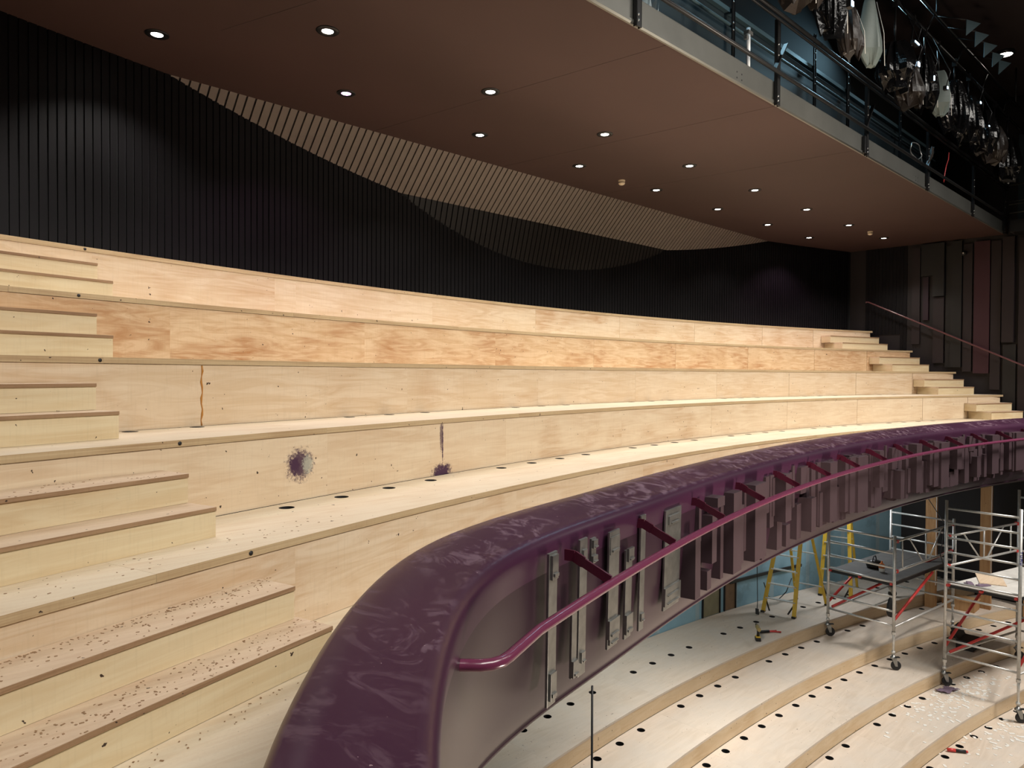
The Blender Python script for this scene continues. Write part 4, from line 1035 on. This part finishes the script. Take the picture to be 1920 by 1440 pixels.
vs = [(q.x - .17 + .34 * i / N + rg.uniform(-.01, .01), q.y - .20 + .18 * j / 6 + rg.uniform(-.015, .015) - .1 * (i / N - .5), -5.436 + .03 * rg.random()) for i in range(N + 1) for j in range(7)]
mb.add(vs, [(i*7+j, i*7+j+1, (i+1)*7+j+1, (i+1)*7+j) for i in range(N) for j in range(6) if not (i in (4, 5) and j in (0, 5))], 0, True)
o = tag(mb.build('rag', M['purplecloth']), 'crumpled purple and white rag below the far tower\'s front wheel', 'rag'); o.modifiers.new('thick', 'SOLIDIFY').thickness = .006
# lead hanging from the balcony with a plug, and a thin black cable hanging nearer
root = thing('plug_lead', 'black lead hanging with its socket just above the rear stalls tier', 'cable', (13.17, 6.75, -4.6))
MB().tube([(13.2, 6.8, -1.87), (13.22, 6.8, -2.8), (13.2, 6.78, -3.9), (13.15, 6.74, -4.45), (13.10, 6.72, -4.58)], .008, 6).build('lead', M['black'], root)
MB().obox((13.09, 6.715, -4.635), (.3, .2, 1), (1, 0, -.3), (0, 1, 0), .055, .03, .025).build('socket', M['black'], root, .006)
tag(MB().tube([(3.13, 2.60, -1.78), (3.135, 2.60, -2.6), (3.13, 2.61, -3.6), (3.135, 2.60, -5.698)], .007, 6).build('hanging_cable', M['black']), 'thin black cable hanging straight down from the near balcony lip', 'cable')
tag(MB().tube([(16.9, 4.83, -1.87), (16.8, 4.8, -2.6), (15.6, 4.15, -2.88), (15.2, 4.12, -3.4), (15.35, 4.10, -3.62), (15.7, 4.06, -3.60), (15.9, 4.04, -3.2), (15.9, 4.04, -2.95)], .008, 6).build('looped_cable', M['black']), 'black cable looped over the near scaffold guard rail', 'cable')
tag(MB().tube([(13.62, 6.85, -4.2), (13.75, 6.82, -4.5), (14.0, 6.74, -4.62), (14.3, 6.70, -4.5), (14.5, 6.68, -4.25)], .010, 6).build('slack_cable', M['black']), 'slack black cable strung between the legs of the clear stepladder', 'cable')

# ------------------------------------------------------------------ loose debris
def flecks(name, label, n, fn, mats, smin, smax, flat=.25):
    mb = MB(); rg = random.Random(len(name))
    for k in range(n):
        p = fn(rg)
        if p is None: continue
        a = rg.uniform(0, 6.28); s_ = rg.uniform(smin, smax); l_ = s_ * rg.uniform(1, 2.6)
        d = Vector((math.cos(a), math.sin(a), 0)); n2 = Vector((-d.y, d.x, 0))
        mb.obox(Vector(p) + Vector((0, 0, s_ * flat)), d, n2, (0, 0, 1), l_, s_, s_ * flat)
    return tag(mb.build(name, mats), label, 'debris', kind='stuff')
def on_steps(rg):
    k = rg.random()
    if k < .42: R = RA - .24 + .22 * (1 - rg.random() ** 2.2); z = ZF + .333; u = rg.uniform(.3, 1.66)
    elif k < .72: R = RA - .47 + .2 * rg.random(); z = ZF + .1667; u = rg.uniform(.3, 1.74)
    elif k < .82: R = RA - .60 + .11 * rg.random() ** 2; z = ZF; u = rg.uniform(.3, 1.7)
    elif k < .92: R = RA + rg.uniform(.1, .36); z = -.9086; u = rg.uniform(.4, 2.4)
    else: R = RA + DT - .25 + .24 * rg.random(); z = -.9086 + .333; u = rg.uniform(.3, 1.42)
    x, y = pol(R, P(R, u)); return (x, y, z + .0005)
flecks('wood_chips', 'dark wood chips scattered over the near steps of the left aisle', 620, on_steps, M['raw_edge'], .0012, .0034)
def on_floor(rg):
    R = rg.gauss(26.25, .22) if rg.random() < .55 else rg.gauss(25.4, .25)
    ph = math.radians(rg.gauss(10.2, 1.8))
    z = -5.45 if R > 25.79 else (-5.70 if R > 24.93 else None)
    if z is None or R > 26.6: return None
    x, y = pol(R, ph); return (x, y, z + .0005)
flecks('plaster_debris', 'white plaster crumbs and offcuts strewn around the far tower\'s wheels', 420, on_floor, M['white'], .006, .022, .15)
